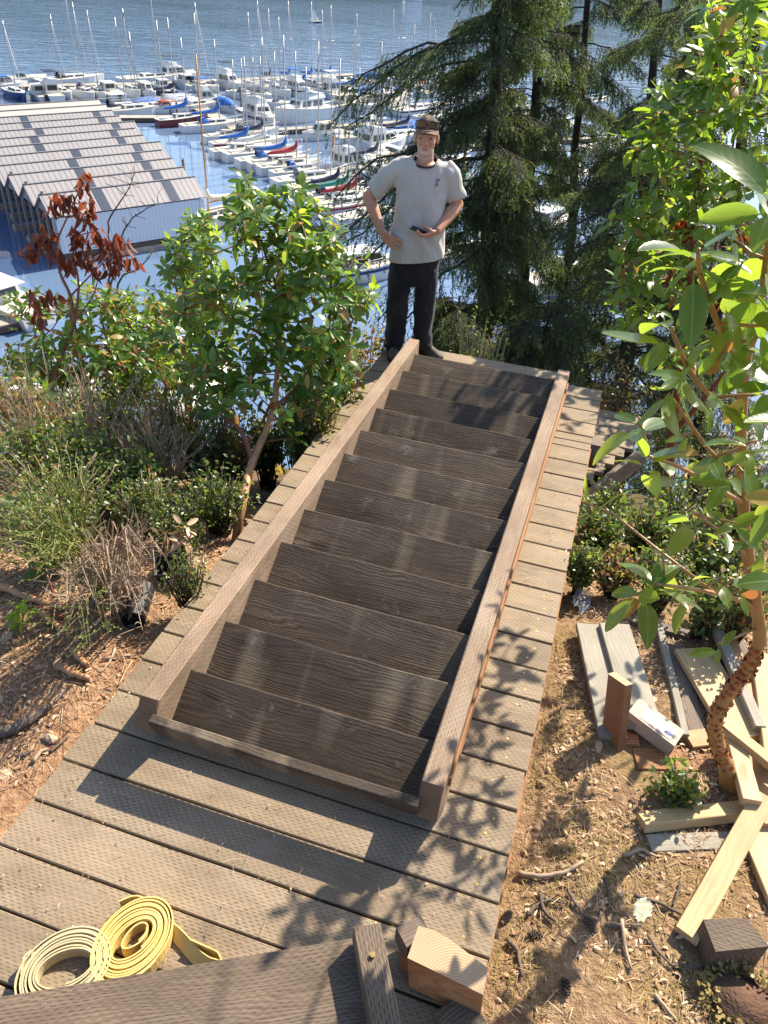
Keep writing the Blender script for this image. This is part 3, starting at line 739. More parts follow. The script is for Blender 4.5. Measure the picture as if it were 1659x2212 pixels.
# stubble: jaw and chin, grey white
jz = t.n('MapRange', {0: sv.outputs[2], 1: HZ-.062, 2: HZ-.022, 3: 1.0, 4: 0.0}); jz2 = t.n('MapRange', {0: sv.outputs[2], 1: HZ-.150, 2: HZ-.125, 3: 0.0, 4: 1.0})
jy = t.n('MapRange', {0: sv.outputs[1], 1: .02, 2: .0, 3: 0.0, 4: 1.0})
msk = t.m('MULTIPLY', t.m('MULTIPLY', jz, jz2), t.m('MULTIPLY', jy, t.m('MULTIPLY_ADD', n2, .9, .12)))
lipc = H(0, -.092, -.060)
lip = t.n('MapRange', {0: t.m('ADD', t.m('POWER', t.m('MULTIPLY', t.m('ADD', sv.outputs[0], -lipc.x), 1/.026), 2.0), t.m('POWER', t.m('MULTIPLY', t.m('ADD', sv.outputs[2], -lipc.z), 1/.0075), 2.0)), 1: .6, 2: 1.3, 3: 1.0, 4: 0.0})
c = t.mix(msk, c, (.50, .45, .40)); c = t.mix(t.m('MULTIPLY', lip, .7), c, (.25, .085, .07))
t.p(color=c, rough=.5, sss=.12); t.b.inputs['Subsurface Radius'].default_value = (.02, .008, .004); t.b.inputs['Subsurface Scale'].default_value = .3
t.bump(n2, .15, .002)
link('body', bm, [t.mat], MAN)
M_eye = plain('eye_dark', (.05, .035, .03), .25, .1, 5); M_hair = plain('grey_hair', (.34, .30, .26), .8, .4, 300)
for s in (-1, 1):
    MB().ell(H(s*.033, -.0815, .004), (.0125, .006, .0042), 10, 6, hr).build('eye', [M_eye], MAN, True)
    MB().tube([H(s*.014, -.097, .020), H(s*.032, -.094, .025), H(s*.052, -.079, .019)], [.003, .004, .002], 6).build('eyebrow', [M_hair], MAN, True)
    MB().ell(H(s*.071, .012, .024), (.010, .030, .034), 10, 8, hr).build('sideburn', [M_hair], MAN, True)
MB().ell(H(0, .075, .005), (.062, .034, .05), 14, 10, hr).build('hair', [M_hair], MAN, True)
# cap
t = NT('cap_cloth'); tc = t.n('TexCoord').outputs['Object']; sv = t.n('SeparateXYZ', {0: tc})
f = t.m('ADD', t.m('MULTIPLY', t.noise(tc, 60, 3), .3), .0)
c = t.mix(t.m('LESS_THAN', t.m('ABSOLUTE', t.m('ADD', sv.outputs[0], -X0)), .014), (.04, .036, .036), (.16, .085, .06))
t.p(color=c, rough=.85); t.bump(t.noise(tc, 400, 2), .2, .002)
mb = MB(); rings = []
for i in range(9):
    a = i/8*math.pi/2*.98
    rings.append([H(.0825*math.cos(a)*math.cos(b), .014+.102*math.cos(a)*math.sin(b), .056+.085*math.sin(a)) for b in [2*math.pi*j/24 for j in range(24)]])
mb.loft(rings); capo = mb.build('cap', [t.mat], MAN, True)
mb = MB(); top, bot = [], []
nn = 13
rr = []
for k in range(5):
    ring = []
    for j in range(nn):
        a = rad(-74)+rad(148)*j/(nn-1); q = k/4
        x = math.sin(a)*(.078+.010*q); y = -math.cos(a)*(.088+.072*q*max(0, math.cos(a))**.5)+.014; z = .064-.022*q-.020*abs(math.sin(a))**2*q
        ring.append((x, y, z))
    rr.append(ring)
vs = [H(*p) for r in rr for p in r]; vs2 = [v+hr @ Vector((0, 0, -.004)) for v in vs]
fs = [(k*nn+j, k*nn+j+1, (k+1)*nn+j+1, (k+1)*nn+j) for k in range(4) for j in range(nn-1)]
o = len(vs); mb.add(vs+vs2, fs+[tuple(reversed([i+o for i in f])) for f in fs]+[(4*nn+j, 4*nn+j+1, o+4*nn+j+1, o+4*nn+j) for j in range(nn-1)])
mb.build('brim', [plain('brim_cloth', (.17, .105, .08), .85, .15, 60)], capo, True)
# sunglasses pushed up on the cap
sg = empty('sunglasses', (0, 0, 0), 0, 'dark wraparound sunglasses pushed up on the brown cap', 'sunglasses')
mb = MB(); nn = 17; rr = []
for k in range(4):
    ring = []
    for j in range(nn):
        a = rad(-68)+rad(136)*j/(nn-1); q = k/3
        lens = .75+.25*math.sin(min(1, abs(a)/rad(60))*math.pi)**.6
        notch = 1-.55*math.exp(-(a/.11)**2)
        x = math.sin(a)*.092; y = -math.cos(a)*.108+.016-.004*q; z = .072+(.004+.040*notch*lens)*q*(1-.35*(abs(a)/rad(68))**4)+(.012*math.exp(-(a/.13)**2))*(1-q)
        ring.append(H(x, y, z))
    rr.append(ring)
vs = [p for r in rr for p in r]; fs = [(k*nn+j, (k+1)*nn+j, (k+1)*nn+j+1, k*nn+j+1) for k in range(3) for j in range(nn-1)]
mb.add(vs, fs)
lens = mb.build('lens', [plain('sunglass_lens', (.02, .03, .025), .1, .1, 8, spec=.8)], sg, True)
mb = MB()
for s in (-1, 1): mb.tube([H(s*.085, -.02, .082), H(s*.087, .02, .075), H(s*.086, .06, .062)], .0035, 6)
mb.tube([H(.0935*math.sin(a), -.110*math.cos(a)+.016, .113-.01*(abs(a)/1.2)**3) for a in [rad(-66)+rad(132)*j/16 for j in range(17)]], .0028, 6)
mb.build('frame', [M_black], sg, True)
sg.location = MAN.location; sg.rotation_euler = MAN.rotation_euler

# t-shirt
shirt = MB()
def ring(cx, cy, z, a, b, n=28, e=2.3, tz=0.0):
    out = []
    for j in range(n):
        t = 2*math.pi*j/n; c, s = math.cos(t), math.sin(t)
        x = cx+a*abs(c)**(2/e)*math.copysign(1, c); out.append((x, cy+b*abs(s)**(2/e)*math.copysign(1, s), z+tz*(x-cx)))
    return out
shirt.loft([ring(.008, -.012, .785, .212, .148, tz=.13), ring(.006, -.012, .82, .211, .148, tz=.12), ring(.002, -.014, .92, .198, .148, tz=.08), ring(.0, -.014, 1.02, .187, .145),
            ring(.004, -.008, 1.12, .182, .138), ring(.008, 0, 1.22, .186, .130), ring(.012, .008, 1.32, .194, .120), ring(.016, .014, 1.40, .182, .106),
            ring(.02, .018, 1.45, .16, .088), ring(.02, .02, 1.485, .10, .068)])
cap(shirt, (-.13, .018, 1.405), (-.16, .02, 1.39), .075, .08, 14); cap(shirt, (.15, .018, 1.40), (.185, .02, 1.385), .072, .076, 14)
e1 = el1.lerp(sh1, .12)
def sleeve(a, b, c, r0, r1, r2, fl=.85):
    shirt.tube([a, a.lerp(b, .5), b, b.lerp(c, .5), c], [r0, (r0+r1)/2, r1, (r1+r2)/2, r2], 16, flat=fl, up=(0, 1, 0))
sleeve(Vector((-.13, .018, 1.41)), Vector((-.205, .025, 1.355)), Vector((-.338, .045, 1.222)), .074, .077, .066)
sleeve(Vector((.15, .018, 1.42)), Vector((.205, .022, 1.375)), Vector((.270, .045, 1.212)), .072, .077, .068)
def wrk(co, no):
    z = co.z
    k = noise.noise(Vector((co.x*9, co.y*9, z*3.2+1)))*.015 + noise.noise(Vector((co.x*24+z*9, co.y*20, z*9+5)))*.006
    fold = math.sin((co.x*30+z*14)+5*noise.noise(co*5))*.009*max(0, 1-abs(z-1.0)/.28)+math.sin(co.x*22-z*34+4*noise.noise(co*4))*.004*max(0, 1-abs(z-1.25)/.2)
    q = co+no*(k+fold)
    if z < .80 and no.z < -.5: q = co
    return q
sm_ = remesh(shirt, 't_shirt', .007, 5, .5, wrk)
t = NT('tshirt_cotton'); tc = t.n('TexCoord').outputs['Object']; sv = t.n('SeparateXYZ', {0: tc})
n = t.noise(tc, 6, 5, .65); n2 = t.noise(tc, 22, 4, .7)
c = t.mix(t.m('MULTIPLY', t.n('MapRange', {0: n, 1: .45, 2: .7, 3: 0.0, 4: 1.0}), .55), (.455, .44, .435), (.385, .345, .305))
c = t.mix(t.m('MULTIPLY', t.m('GREATER_THAN', n2, .68), .4), c, (.28, .23, .18))
t.p(color=c, rough=.95, spec=.15, sheen=.2); t.bump(t.noise(tc, 500, 2), .15, .001)
import bmesh
def cplane(y): return 1.444+(y+.085)*.33
bmm = bmesh.new(); bmm.from_mesh(sm_)
bmesh.ops.delete(bmm, geom=[v for v in bmm.verts if v.co.z > cplane(v.co.y) and math.hypot((v.co.x-X0)/.086, (v.co.y-.008)/.094) < 1.06], context='VERTS')
bmm.to_mesh(sm_); bmm.free()
sh = link('t_shirt', sm_, [t.mat], MAN)
mb = MB(); mb.tube([(X0+.088*math.cos(a), .008-.097*math.sin(a), cplane(.008-.097*math.sin(a))-.002-.006*abs(math.cos(a))**2) for a in [2*math.pi*j/32 for j in range(33)]], .0088, 8, cap=False)
mb.build('collar', [plain('collar_dark', (.045, .025, .028), .9, .1, 50)], sh, True)
# small embroidered mark on the chest: outlined box with a swinging figure
dg = bpy.context.evaluated_depsgraph_get()
def onshirt(x, z):
    hit, loc, no, idx = sh.ray_cast(Vector((x, -1, z)), Vector((0, 1, 0)))
    return (loc+Vector((0, -.0022, 0))) if hit else Vector((x, -.14, z))
bpy.context.view_layer.update()
mb = MB(); ex, ez = .118, 1.345
def stroke(pts, r=.0016):
    mb.tube([onshirt(ex+a*.9, ez+b*.9) for a, b in pts], r, 5)
stroke([(-.014, -.026), (-.014, 0), (-.014, .026)]); stroke([(-.014, .026), (.0, .026), (.016, .026)]); stroke([(-.014, -.026), (-.006, -.026)]); stroke([(.016, .026), (.013, .010)])
stroke([(-.004, -.022), (.001, -.006), (-.001, .006), (.004, .014)], .0024); stroke([(.001, -.006), (.010, -.022)], .002); stroke([(.004, .014), (.012, .020)], .0016); stroke([(.003, .017), (.0045, .021)], .003)
mb.build('chest_emblem', [plain('emblem_thread', (.045, .03, .05), .9, .1, 50)], sh)
# trousers
tr = MB()
tr.loft([ring(.004, .0, .585, .178, .112, e=2.2), ring(.003, .0, .70, .186, .122), ring(.002, .0, .86, .178, .122), ring(0, 0, .97, .165, .11)])
tr.loft([ring(-.118, .012, .045, .079, .095, 20), ring(-.116, .012, .10, .082, .096, 20), ring(-.112, .010, .20, .080, .092, 20), ring(-.110, .004, .36, .082, .088, 20), ring(-.108, -.002, .50, .088, .092, 20), ring(-.100, .0, .64, .094, .105, 20), ring(-.095, .0, .72, .092, .108, 20)])
tr.loft([ring(.112, .02, .05, .075, .090, 20), ring(.110, .02, .12, .080, .094, 20), ring(.104, .014, .22, .077, .090, 20), ring(.102, .006, .36, .080, .087, 20), ring(.104, .0, .50, .086, .092, 20), ring(.10, .0, .64, .092, .105, 20), ring(.096, .0, .72, .090, .108, 20)])
def wrp(co, no):
    z = co.z; k = noise.noise(Vector((co.x*11, co.y*11, z*7)))*.012+math.sin(z*38+co.x*16+5*noise.noise(co*5))*.004*max(0, 1-abs(z-.42)/.16)
    low = max(0, 1-z/.30)
    k += math.sin(z*70+co.x*20+4*noise.noise(co*9))*.0075*low + noise.noise(Vector((co.x*26, co.y*26, z*14)))*.004
    return co+no*k
t = NT('work_trousers'); tc = t.n('TexCoord').outputs['Object']; n = t.noise(tc, 5, 4, .6)
t.p(color=t.mix(t.n('MapRange', {0: n, 1: .5, 2: .75, 3: 0.0, 4: 1.0}), (.014, .015, .021), (.045, .040, .040)), rough=.9, spec=.2, sheen=.1); t.bump(t.noise(tc, 400, 2), .2, .001)
link('trousers', remesh(tr, 'trousers', .0075, 4, .5, wrp), [t.mat], MAN)
# boots
M_boot = plain('boot_leather', (.075, .058, .046), .7, .35, 20, bump=.3); M_sole = plain('boot_sole', (.03, .024, .02), .9, .2, 20)
def boot(c, yaw, sc_=1.0):
    mb = MB(); R = rz(yaw)
    def T(p): return Vector(c)+R @ (Vector(p)*sc_)
    st = [(.095, .034, .10), (.07, .040, .13), (.03, .042, .145), (-.01, .042, .12), (-.05, .044, .095), (-.10, .050, .078), (-.145, .048, .066), (-.178, .036, .050), (-.195, .018, .034)]
    rings = []
    for y, hw, h in st:
        rings.append([T((hw*math.cos(a)*(1 if math.sin(a) < .3 else .9), y, .022+max(-.004, (h-.022)*max(-.15, math.sin(a))))) for a in [2*math.pi*j/16 for j in range(16)]])
    mb.loft(rings)
    cap(mb, T((0, .045, .10)), T((0, .05, .17)), .043*sc_, .043*sc_, 14)
    me = remesh(mb, 'boot', .006, 4, .5)
    o = link('boot', me, [M_boot], MAN)
    s = MB(); rings = []
    poly = [T((sx*(hw+.005), y, 0)) for y, hw, h in st for sx in (1,)]+[T((-(hw+.005), y, 0)) for y, hw, h in reversed(st)]
    s.prism([(p.x, p.y) for p in poly], .001, .026)
    s.build('sole', [M_sole], o)
boot((-.122, -.0, 0), rad(6)); boot((.13, .04, 0), rad(46))
# phone in the hand
ph = empty('phone', MAN.location, MAN.rotation_euler[2], 'dark mobile phone held in front of the grey t-shirt', 'phone')
pc = wr2+Vector((-.128, -.030, -.004)); R = rz(rad(8)) @ ry(rad(22)) @ rx(rad(-34))
mb = MB().bbox((0, 0, 0), (.135, .070, .010), .004); o = mb.build('case', [M_black], ph, loc=pc); o.rotation_euler = R.to_euler()
o2 = MB().box((0, 0, 0), (.122, .062, .0008)).build('screen', [M_win], ph, loc=pc+R @ Vector((0, 0, .0056))); o2.rotation_euler = R.to_euler()
# ---------------------------------------------------------------- leaves
def leaf_me(name, wd, curl, fold, wave=0.0, pet=.16, n=8):
    V, F = [(0, 0, 0), (pet, .012, 0), (pet, -.012, 0)], []
    F3 = [(0, 2, 1)]
    mb = MB(); mb.v = list(V); mb.f = list(F3); mb.m = [0]
    rows = []
    for i in range(n):
        t = i/(n-1); x = pet+(1-pet)*t; t = t if n < 8 else (0, .07, .2, .4, .62, .82, .95, 1)[i]; x = pet+(1-pet)*t; w_ = wd*max(0, math.sin(math.pi*t**.93))**.58 if 0 < i < n-1 else (.012 if i == 0 else .012)
        zc = -curl*t*t; r = []
        for sgn in (-1, 0, 1): r.append((x, sgn*w_, zc+abs(sgn)*fold*w_+wave*math.sin(t*9+sgn)*abs(sgn)))
        o = len(mb.v); mb.v += r; rows.append(o)
    for a, b in zip(rows, rows[1:]):
        for k in (0, 1): mb.f.append((a+k, b+k, b+k+1, a+k+1)); mb.m.append(0)
    me = mb.mesh(name, True); return me
LEAVES = [leaf_me('leaf', w_, c_, f_, wv) for w_, c_, f_, wv in ((.19, .12, .25, .0), (.21, .30, .15, .01), (.17, .05, .35, .0), (.20, .45, .2, .012), (.22, -.08, .2, .008), (.18, .2, .45, .0))]
DEADL = [leaf_me('dead_leaf', w_, c_, f_, wv) for w_, c_, f_, wv in ((.17, .35, .75, .02), (.13, .55, 1.0, .03), (.19, .25, .5, .03))]
def tri_arr(me):
    k = len(me.vertices); co = np.empty(k*3, np.float32); me.vertices.foreach_get('co', co)
    me.calc_loop_triangles(); f = np.empty(len(me.loop_triangles)*3, np.int32); me.loop_triangles.foreach_get('vertices', f)
    return co.reshape(-1, 3), f.reshape(-1, 3)
TRI = {}
def matsof(mes, m):
    """copies of the leaf meshes carrying material m"""
    out = []
    for me in mes:
        c = me.copy(); c.materials.clear(); c.materials.append(m); out.append(c)
    return out
def leaf_matrix(p, d, up, L):
    d = d.normalized(); y = up.cross(d)
    if y.length < 1e-4: y = Vector((0, 1, 0)).cross(d)
    y.normalize(); z = d.cross(y)
    m = Matrix.Identity(4)
    for i in range(3): m[i][0] = d[i]*L; m[i][1] = y[i]*L; m[i][2] = z[i]*L; m[i][3] = p[i]
    return m
def whorl(p, axis, n, L, out, tilt=(55, 100), droop=.25, spread=.05):
    axis = axis.normalized(); a, b = frame(axis); ph = U(0, 6.28)
    for i in range(n):
        t = rad(U(*tilt))*(1-.45*(i/n)); ang = ph+i*2.399963
        rd = a*math.cos(ang)+b*math.sin(ang)
        d = axis*math.cos(t)+rd*math.sin(t)+Vector((0, 0, -droop*U(.3, 1.3)))
        q = p-axis*spread*(1-i/n)*U(.6, 1.2)
        up = (axis*.8+Vector((0, 0, .5))-rd*.2).normalized()
        out.append((leaf_matrix(q, d, up+jit(.45), L*U(.55, 1.2)), random.random()))
def join_leaves(name, mats_, mes, m, parent, base):
    """many leaves as one mesh"""
    Vs, Fs, o = [], [], 0
    T = [tri_arr(me) for me in mes]
    for M4, r in mats_:
        v, f = T[int(r*997) % len(T)]; A = np.array(M4)
        Vs.append(v @ A[:3, :3].T+A[:3, 3]-np.array(base)); Fs.append(f+o); o += len(v)
    if not Vs: return None
    ob = link(name, mesh_np(name, np.concatenate(Vs), np.concatenate(Fs), True), m, parent)
    return tag(ob, kind='stuff')
class Tree:
    def __init__(s, name, base, label, cat, group=None):
        s.base = Vector(base); s.root = empty(name, base, 0, label, cat, group); s.nodes = []; s.leaves = []; s.tw = MB()
    def limb(s, pts, r0, r1, mat, name='branch', n=8, wob=.0, label=None):
        pts = [Vector(p) for p in pts]; P2 = []
        for i in range(len(pts)-1):
            for k in range(5):
                t = k/5; p0 = pts[max(i-1, 0)]; p1 = pts[i]; p2 = pts[i+1]; p3 = pts[min(i+2, len(pts)-1)]
                P2.append(.5*((2*p1)+(p2-p0)*t+(2*p0-5*p1+4*p2-p3)*t*t+(3*p1-p0-3*p2+p3)*t**3)+jit(wob))
        P2.append(pts[-1]); k = len(P2)
        rr = [(r0+(r1-r0)*(i/(k-1))**.8)*(1+U(-.08, .08)) for i in range(k)]
        mb = MB().tube([p-s.base for p in P2], rr, n)
        o = mb.build(name, [mat], s.root, True)
        if label: o['label'] = label
        s.nodes += P2; return P2
    def twig(s, p, r=.004, sag=.15, maxr=None):
        q = min(s.nodes, key=lambda k: (k-p).length+max(0, k.z-p.z)*1.2) if s.nodes else p
        d = p-q; L = d.length; m1 = q+d*.45+Vector((0, 0, -sag*L*.3))+jit(.06*L); m2 = q+d*.8+Vector((0, 0, -sag*L*.12))+jit(.04*L)
        s.tw.tube([q-s.base, m1-s.base, m2-s.base, p-s.base], [r*(1+L*1.2), r*(1+L*.6), r*1.1, r*.7], 5)
        if L > .3: s.nodes += [m1, m2]
        return (p-m2).normalized()
    def finish(s, mat_tw, sets, nobj=0):
        """sets: list of (leaves, meshes, material, name)"""
        if s.tw.v: tag(s.tw.build('twigs', [mat_tw], s.root, True), kind='stuff')
        left = nobj
        for leaves, mes, m, nm in sets:
            mm = matsof(mes, m)
            leaves.sort(key=lambda q: (Vector((q[0][0][3], q[0][1][3], q[0][2][3]))-Vector(CAM)).length)
            k = min(left, len(leaves)); left -= k
            for M4, r in leaves[:k]:
                o = bpy.data.objects.new(nm, mm[int(r*997) % len(mm)]); COL.objects.link(o); o.parent = s.root
                o.matrix_basis = Matrix.Translation(-s.base) @ M4
            if len(leaves) > k: join_leaves('foliage' if nm == 'leaf' else 'dead_foliage', leaves[k:], mm, m, s.root, s.base)
def reg(regs):
    """(u, v, ru, rv, dist, ddist, n) -> scattered points"""
    out = []
    for u, v, ru, rv, d, dd, n in regs:
        for _ in range(n):
            a, q = U(0, 6.283), math.sqrt(random.random())
            out.append(atd(u+ru*q*math.cos(a), v+rv*q*math.sin(a), d+U(-dd, dd)))
    return out
UP = Vector((0, 0, 1))
def crown(T, pts, nl, L, mix=(1, 0), outward=.5, tw=.0035, green=None, alt=None, pal=.06, droop=.25):
    cen = sum(pts, Vector())/len(pts)
    for p in sorted(pts, key=lambda k: k.z):
        d = T.twig(p, tw); ax = (d*.5+UP*.55+(p-cen).normalized()*outward*.6+jit(.35)).normalized()
        n = int(nl*U(.7, 1.3)); tmp = []
        whorl(p, ax, n, L, tmp, droop=droop)
        for it in tmp: (alt if random.random() < pal else green).append(it)
        # a few older leaves down the twig
        for _ in range(int(nl*.35)):
            q = p-d*U(.03, .16)+jit(.02); dd = jit(1)+Vector((0, 0, -.35)); (alt if random.random() < pal*3 else green).append((leaf_matrix(q, dd, UP+jit(.5), L*U(.8, 1.1)), random.random()))

# ---------------------------------------------------------------- madrone in front on the right
def gp(u, v, z=-.12): return atz(u, v, z)
b0 = gp(1582, 1712, -.16)
T = Tree('madrone_tree', b0, 'young madrone with a crooked peeling trunk in front on the right', 'tree')
trk = [b0+Vector((0, 0, -.06)), aty(1570, 1660, b0.y-.02), aty(1550, 1610, b0.y-.05), aty(1546, 1555, b0.y-.08), aty(1572, 1500, b0.y-.1), aty(1612, 1450, b0.y-.12), aty(1640, 1385, b0.y-.14), aty(1634, 1300, b0.y-.17), aty(1614, 1180, b0.y-.2), aty(1604, 1060, b0.y-.22), aty(1602, 900, b0.y-.25), aty(1612, 780, b0.y-.27), aty(1640, 690, b0.y-.28)]
P2 = T.limb(trk, .036, .012, M_bark_y, 'trunk', 10, .002)
mb = MB()
for i in range(420):       # curls of peeling bark on the crooked part
    k = random.randrange(6, 30); p = P2[k]-b0; a = U(0, 6.28); ax = (P2[k+1]-P2[k-1]).normalized(); s_, u_ = frame(ax); rd = s_*math.cos(a)+u_*math.sin(a)
    q = p+rd*(.036-.024*k/64)*.9; w_ = U(.005, .014); h_ = U(.006, .018)*random.choice((-1, 1))
    tg_ = ax.cross(rd); mb.add([q-ax*w_, q+ax*w_, q+ax*w_*.7+tg_*h_+rd*U(.001, .007)+jit(.003), q-ax*w_*.7+tg_*h_+rd*U(.001, .007)+jit(.003)], [(0, 1, 2, 3)])
tag(mb.build('peeling_bark', [M_peel], T.root), kind='stuff')
yb = b0.y
T.limb([aty(1634, 1310, yb-.17), atd(1560, 1285, 2.75), atd(1480, 1270, 2.5), atd(1415, 1262, 2.35)], .010, .004, M_bark_l)
T.limb([aty(1604, 1085, yb-.22), atd(1540, 1050, 2.35), atd(1470, 1010, 2.15), atd(1400, 985, 2.0)], .009, .004, M_bark_l)
T.limb([aty(1603, 905, yb-.25), atd(1550, 870, 2.05), atd(1490, 800, 1.85), atd(1452, 715, 1.72)], .009, .004, M_bark_y)
T.limb([aty(1604, 1000, yb-.24), atd(1545, 985, 2.2), atd(1480, 900, 2.0), atd(1445, 850, 1.9)], .008, .003, M_bark_y)
T.limb([aty(1610, 800, yb-.27), atd(1560, 720, 1.85), atd(1515, 600, 1.72), atd(1508, 545, 1.68)], .009, .004, M_bark_y)
T.limb([aty(1640, 690, yb-.28), atd(1655, 560, 1.75), atd(1668, 440, 1.65)], .010, .004, M_bark_y)
T.limb([aty(1612, 1170, yb-.2), atd(1700, 1060, 2.3), atd(1790, 900, 2.1), atd(1880, 800, 2.0)], .011, .004, M_bark_l)
T.limb([aty(1614, 1200, yb-.2), atd(1560, 1150, 2.5), atd(1500, 1110, 2.4)], .007, .003, M_bark_l)
g, o_ = [], []
cl = [(1452, 705, 1.72, 11, .125), (1510, 535, 1.68, 12, .13), (1400, 985, 2.0, 9, .115), (1445, 855, 1.9, 10, .115), (1420, 1258, 2.35, 10, .12), (1370, 1285, 2.35, 8, .12), (1500, 1108, 2.4, 8, .11), (1590, 1130, 2.3, 7, .11),
      (1600, 610, 1.75, 9, .125), (1650, 640, 1.8, 8, .12), (1630, 760, 1.9, 9, .12), (1565, 860, 2.0, 8, .115), (1668, 440, 1.62, 8, .14), (1530, 985, 2.2, 7, .11), (1640, 950, 2.2, 8, .115), (1470, 940, 2.05, 7, .11), (1560, 1245, 2.6, 5, .10),
      (1600, 1275, 2.7, 4, .12), (1655, 1190, 2.5, 7, .11), (1430, 1190, 2.4, 5, .10), (1480, 1035, 2.15, 6, .11), (1380, 900, 1.95, 5, .11), (1650, 850, 2.0, 8, .12), (1610, 1020, 2.3, 5, .11), (1500, 790, 1.9, 6, .115), (1545, 700, 1.8, 6, .12), (1550, 1390, 2.8, 4, .09), (1465, 1255, 2.5, 4, .11), (1650, 720, 1.9, 6, .12), (1585, 520, 1.75, 5, .13),
      (1260, 1085, 2.9, 3, .11), (1690, 560, 1.75, 8, .13), (1720, 700, 1.8, 8, .13), (1740, 900, 1.9, 9, .12), (1700, 1080, 2.2, 9, .12), (1790, 1000, 2.0, 9, .12), (1720, 1250, 2.4, 9, .12), (1800, 800, 1.9, 9, .12), (1850, 920, 2.0, 9, .12), (1700, 820, 1.95, 8, .12), (1780, 1180, 2.3, 9, .12), (1860, 1080, 2.2, 9, .12), (1830, 680, 1.9, 9, .13)]
for u, v, d, n, L in cl:
    p = atd(u, v, d); dr = T.twig(p, .0038, .1)
    n = max(3, int(n*.8)) if u < 1670 else n
    tmp = []; whorl(p, (dr*.7+UP*.5+jit(.3)), n, L, tmp, (45, 118), .5, .07)
    for it in tmp: (o_ if random.random() < .035 else g).append(it)
for u, v, d in ((1612, 850, 2.0), (1640, 1265, 2.6), (1590, 700, 1.85), (1575, 735, 1.9)):
    o_.append((leaf_matrix(atd(u, v, d), Vector((-.2, .1, -1)), Vector((0, -1, .3)), .10), random.random()))
# boughs reaching out above the picture; their leaves dapple the planks and the soil
def uv(p):
    d = np.array(p)-CAM; z = d @ _f; return 829.5+F_PX*(d @ _r)/z, 1106-F_PX*(d @ _u)/z
lm1 = T.limb([atd(1668, 440, 1.65), Vector((.86, 2.35, 2.72)), Vector((.98, 3.1, 3.1)), Vector((.95, 3.9, 3.35)), Vector((.9, 4.6, 3.5))], .012, .004, M_bark_y)
T.limb([Vector((.86, 2.35, 2.72)), Vector((.6, 2.9, 3.0)), Vector((.35, 3.6, 3.3))], .008, .003, M_bark_y)
T.limb([Vector((.98, 3.1, 3.1)), Vector((1.4, 3.8, 3.1)), Vector((1.8, 4.4, 3.2))], .008, .003, M_bark_y)
tg = [(720, 2010), (665, 2000), (640, 1960), (760, 1930), (830, 2030), (900, 1930), (1000, 1905), (1052, 1610), (1085, 1460), (1040, 1530), (1000, 1580), (1115, 1440), (960, 1650), (1045, 1385), (985, 1480), (1000, 1790), (940, 1800), (1060, 1720), (1080, 1870), (540, 2150), (690, 2120), (1075, 1560), (1110, 1380), (1250, 1720), (1300, 1650), (1225, 1480), (1350, 1900), (1250, 2010), (1180, 2060), (1010, 1980), (860, 1860), (1350, 1500), (1290, 1420), (1400, 1420), (1440, 1560)]
ts = to_sun
for u, v in tg:
    t0 = atz(u, v, 0)
    for k in range(60):
        z = 1.2+.06*k; p = t0+ts*(z/ts.z); a, b = uv(p)
        if b < -70 or a > 1730: break
    dr = T.twig(p, .0035, .1); tmp = []; whorl(p, (dr*.5+ts*.6+jit(.3)), 6, .115, tmp, (60, 105), .2, .06); g += tmp
g.sort(key=lambda q: (q[0].translation-Vector(CAM)).length); nk = 300-len(o_)
T.finish(M_bark_y, [(o_, LEAVES, M_leafo, 'leaf'), (g[:nk], LEAVES, M_leafn, 'leaf'), (g[nk:], LEAVES, M_leaf, 'leaf')], 300)

# ---------------------------------------------------------------- taller madrone behind it
q0 = atd(1440, 1180, 10.04); b1 = Vector((q0.x, q0.y, gz(q0.x, q0.y)-.1))
T = Tree('madrone_tree', b1, 'tall bushy madrone with dark red stems filling the upper right', 'tree')
T.limb([b1, atd(1440, 1130, 9.86), atd(1450, 960, 9.3), atd(1475, 760, 8.74), atd(1490, 640, 8.56), atd(1500, 450, 8.18), atd(1530, 250, 7.81), atd(1560, 60, 7.44)], .07, .014, M_bark_m, 'trunk', 10)
T.limb([atd(1475, 760, 8.74), atd(1500, 690, 8.74), atd(1540, 560, 8.74), atd(1570, 400, 8.56), atd(1600, 200, 8.37)], .03, .008, M_bark_m)
T.limb([atd(1458, 930, 9.21), atd(1530, 850, 8.93), atd(1620, 720, 8.74), atd(1680, 560, 8.56)], .035, .01, M_bark_m)
T.limb([atd(1488, 640, 8.56), atd(1440, 560, 8.18), atd(1400, 480, 8.0), atd(1385, 400, 7.81)], .015, .006, M_bark_m)
T.limb([atd(1465, 850, 8.93), atd(1420, 760, 8.74), atd(1380, 700, 8.56)], .012, .005, M_bark_m)
g, o_ = [], []
pts = reg([(1530, 300, 140, 180, 8, .9, 38), (1420, 330, 90, 140, 7.8, .6, 26), (1600, 150, 110, 130, 7.8, .9, 30), (1390, 510, 80, 110, 7.8, .6, 24), (1500, 530, 120, 110, 8.3, .9, 20), (1620, 420, 90, 160, 8.3, .9, 26), (1600, 40, 80, 60, 7.4, .7, 12), (1375, 660, 65, 70, 8, .6, 14), (1740, 300, 90, 250, 8.2, 1.0, 26), (1600, 640, 90, 90, 8.6, .7, 8), (1470, 700, 110, 80, 8.4, .7, 8)])
pts += [atd(1375, 460, 7.63), atd(1490, 230, 7.25), atd(1500, 110, 7.25), atd(1620, 20, 6.88), atd(1410, 285, 7.44), atd(1360, 560, 7.63), atd(1480, 320, 7.25)]
crown(T, pts, 8, .172, green=g, alt=o_, pal=.03)
d_ = []
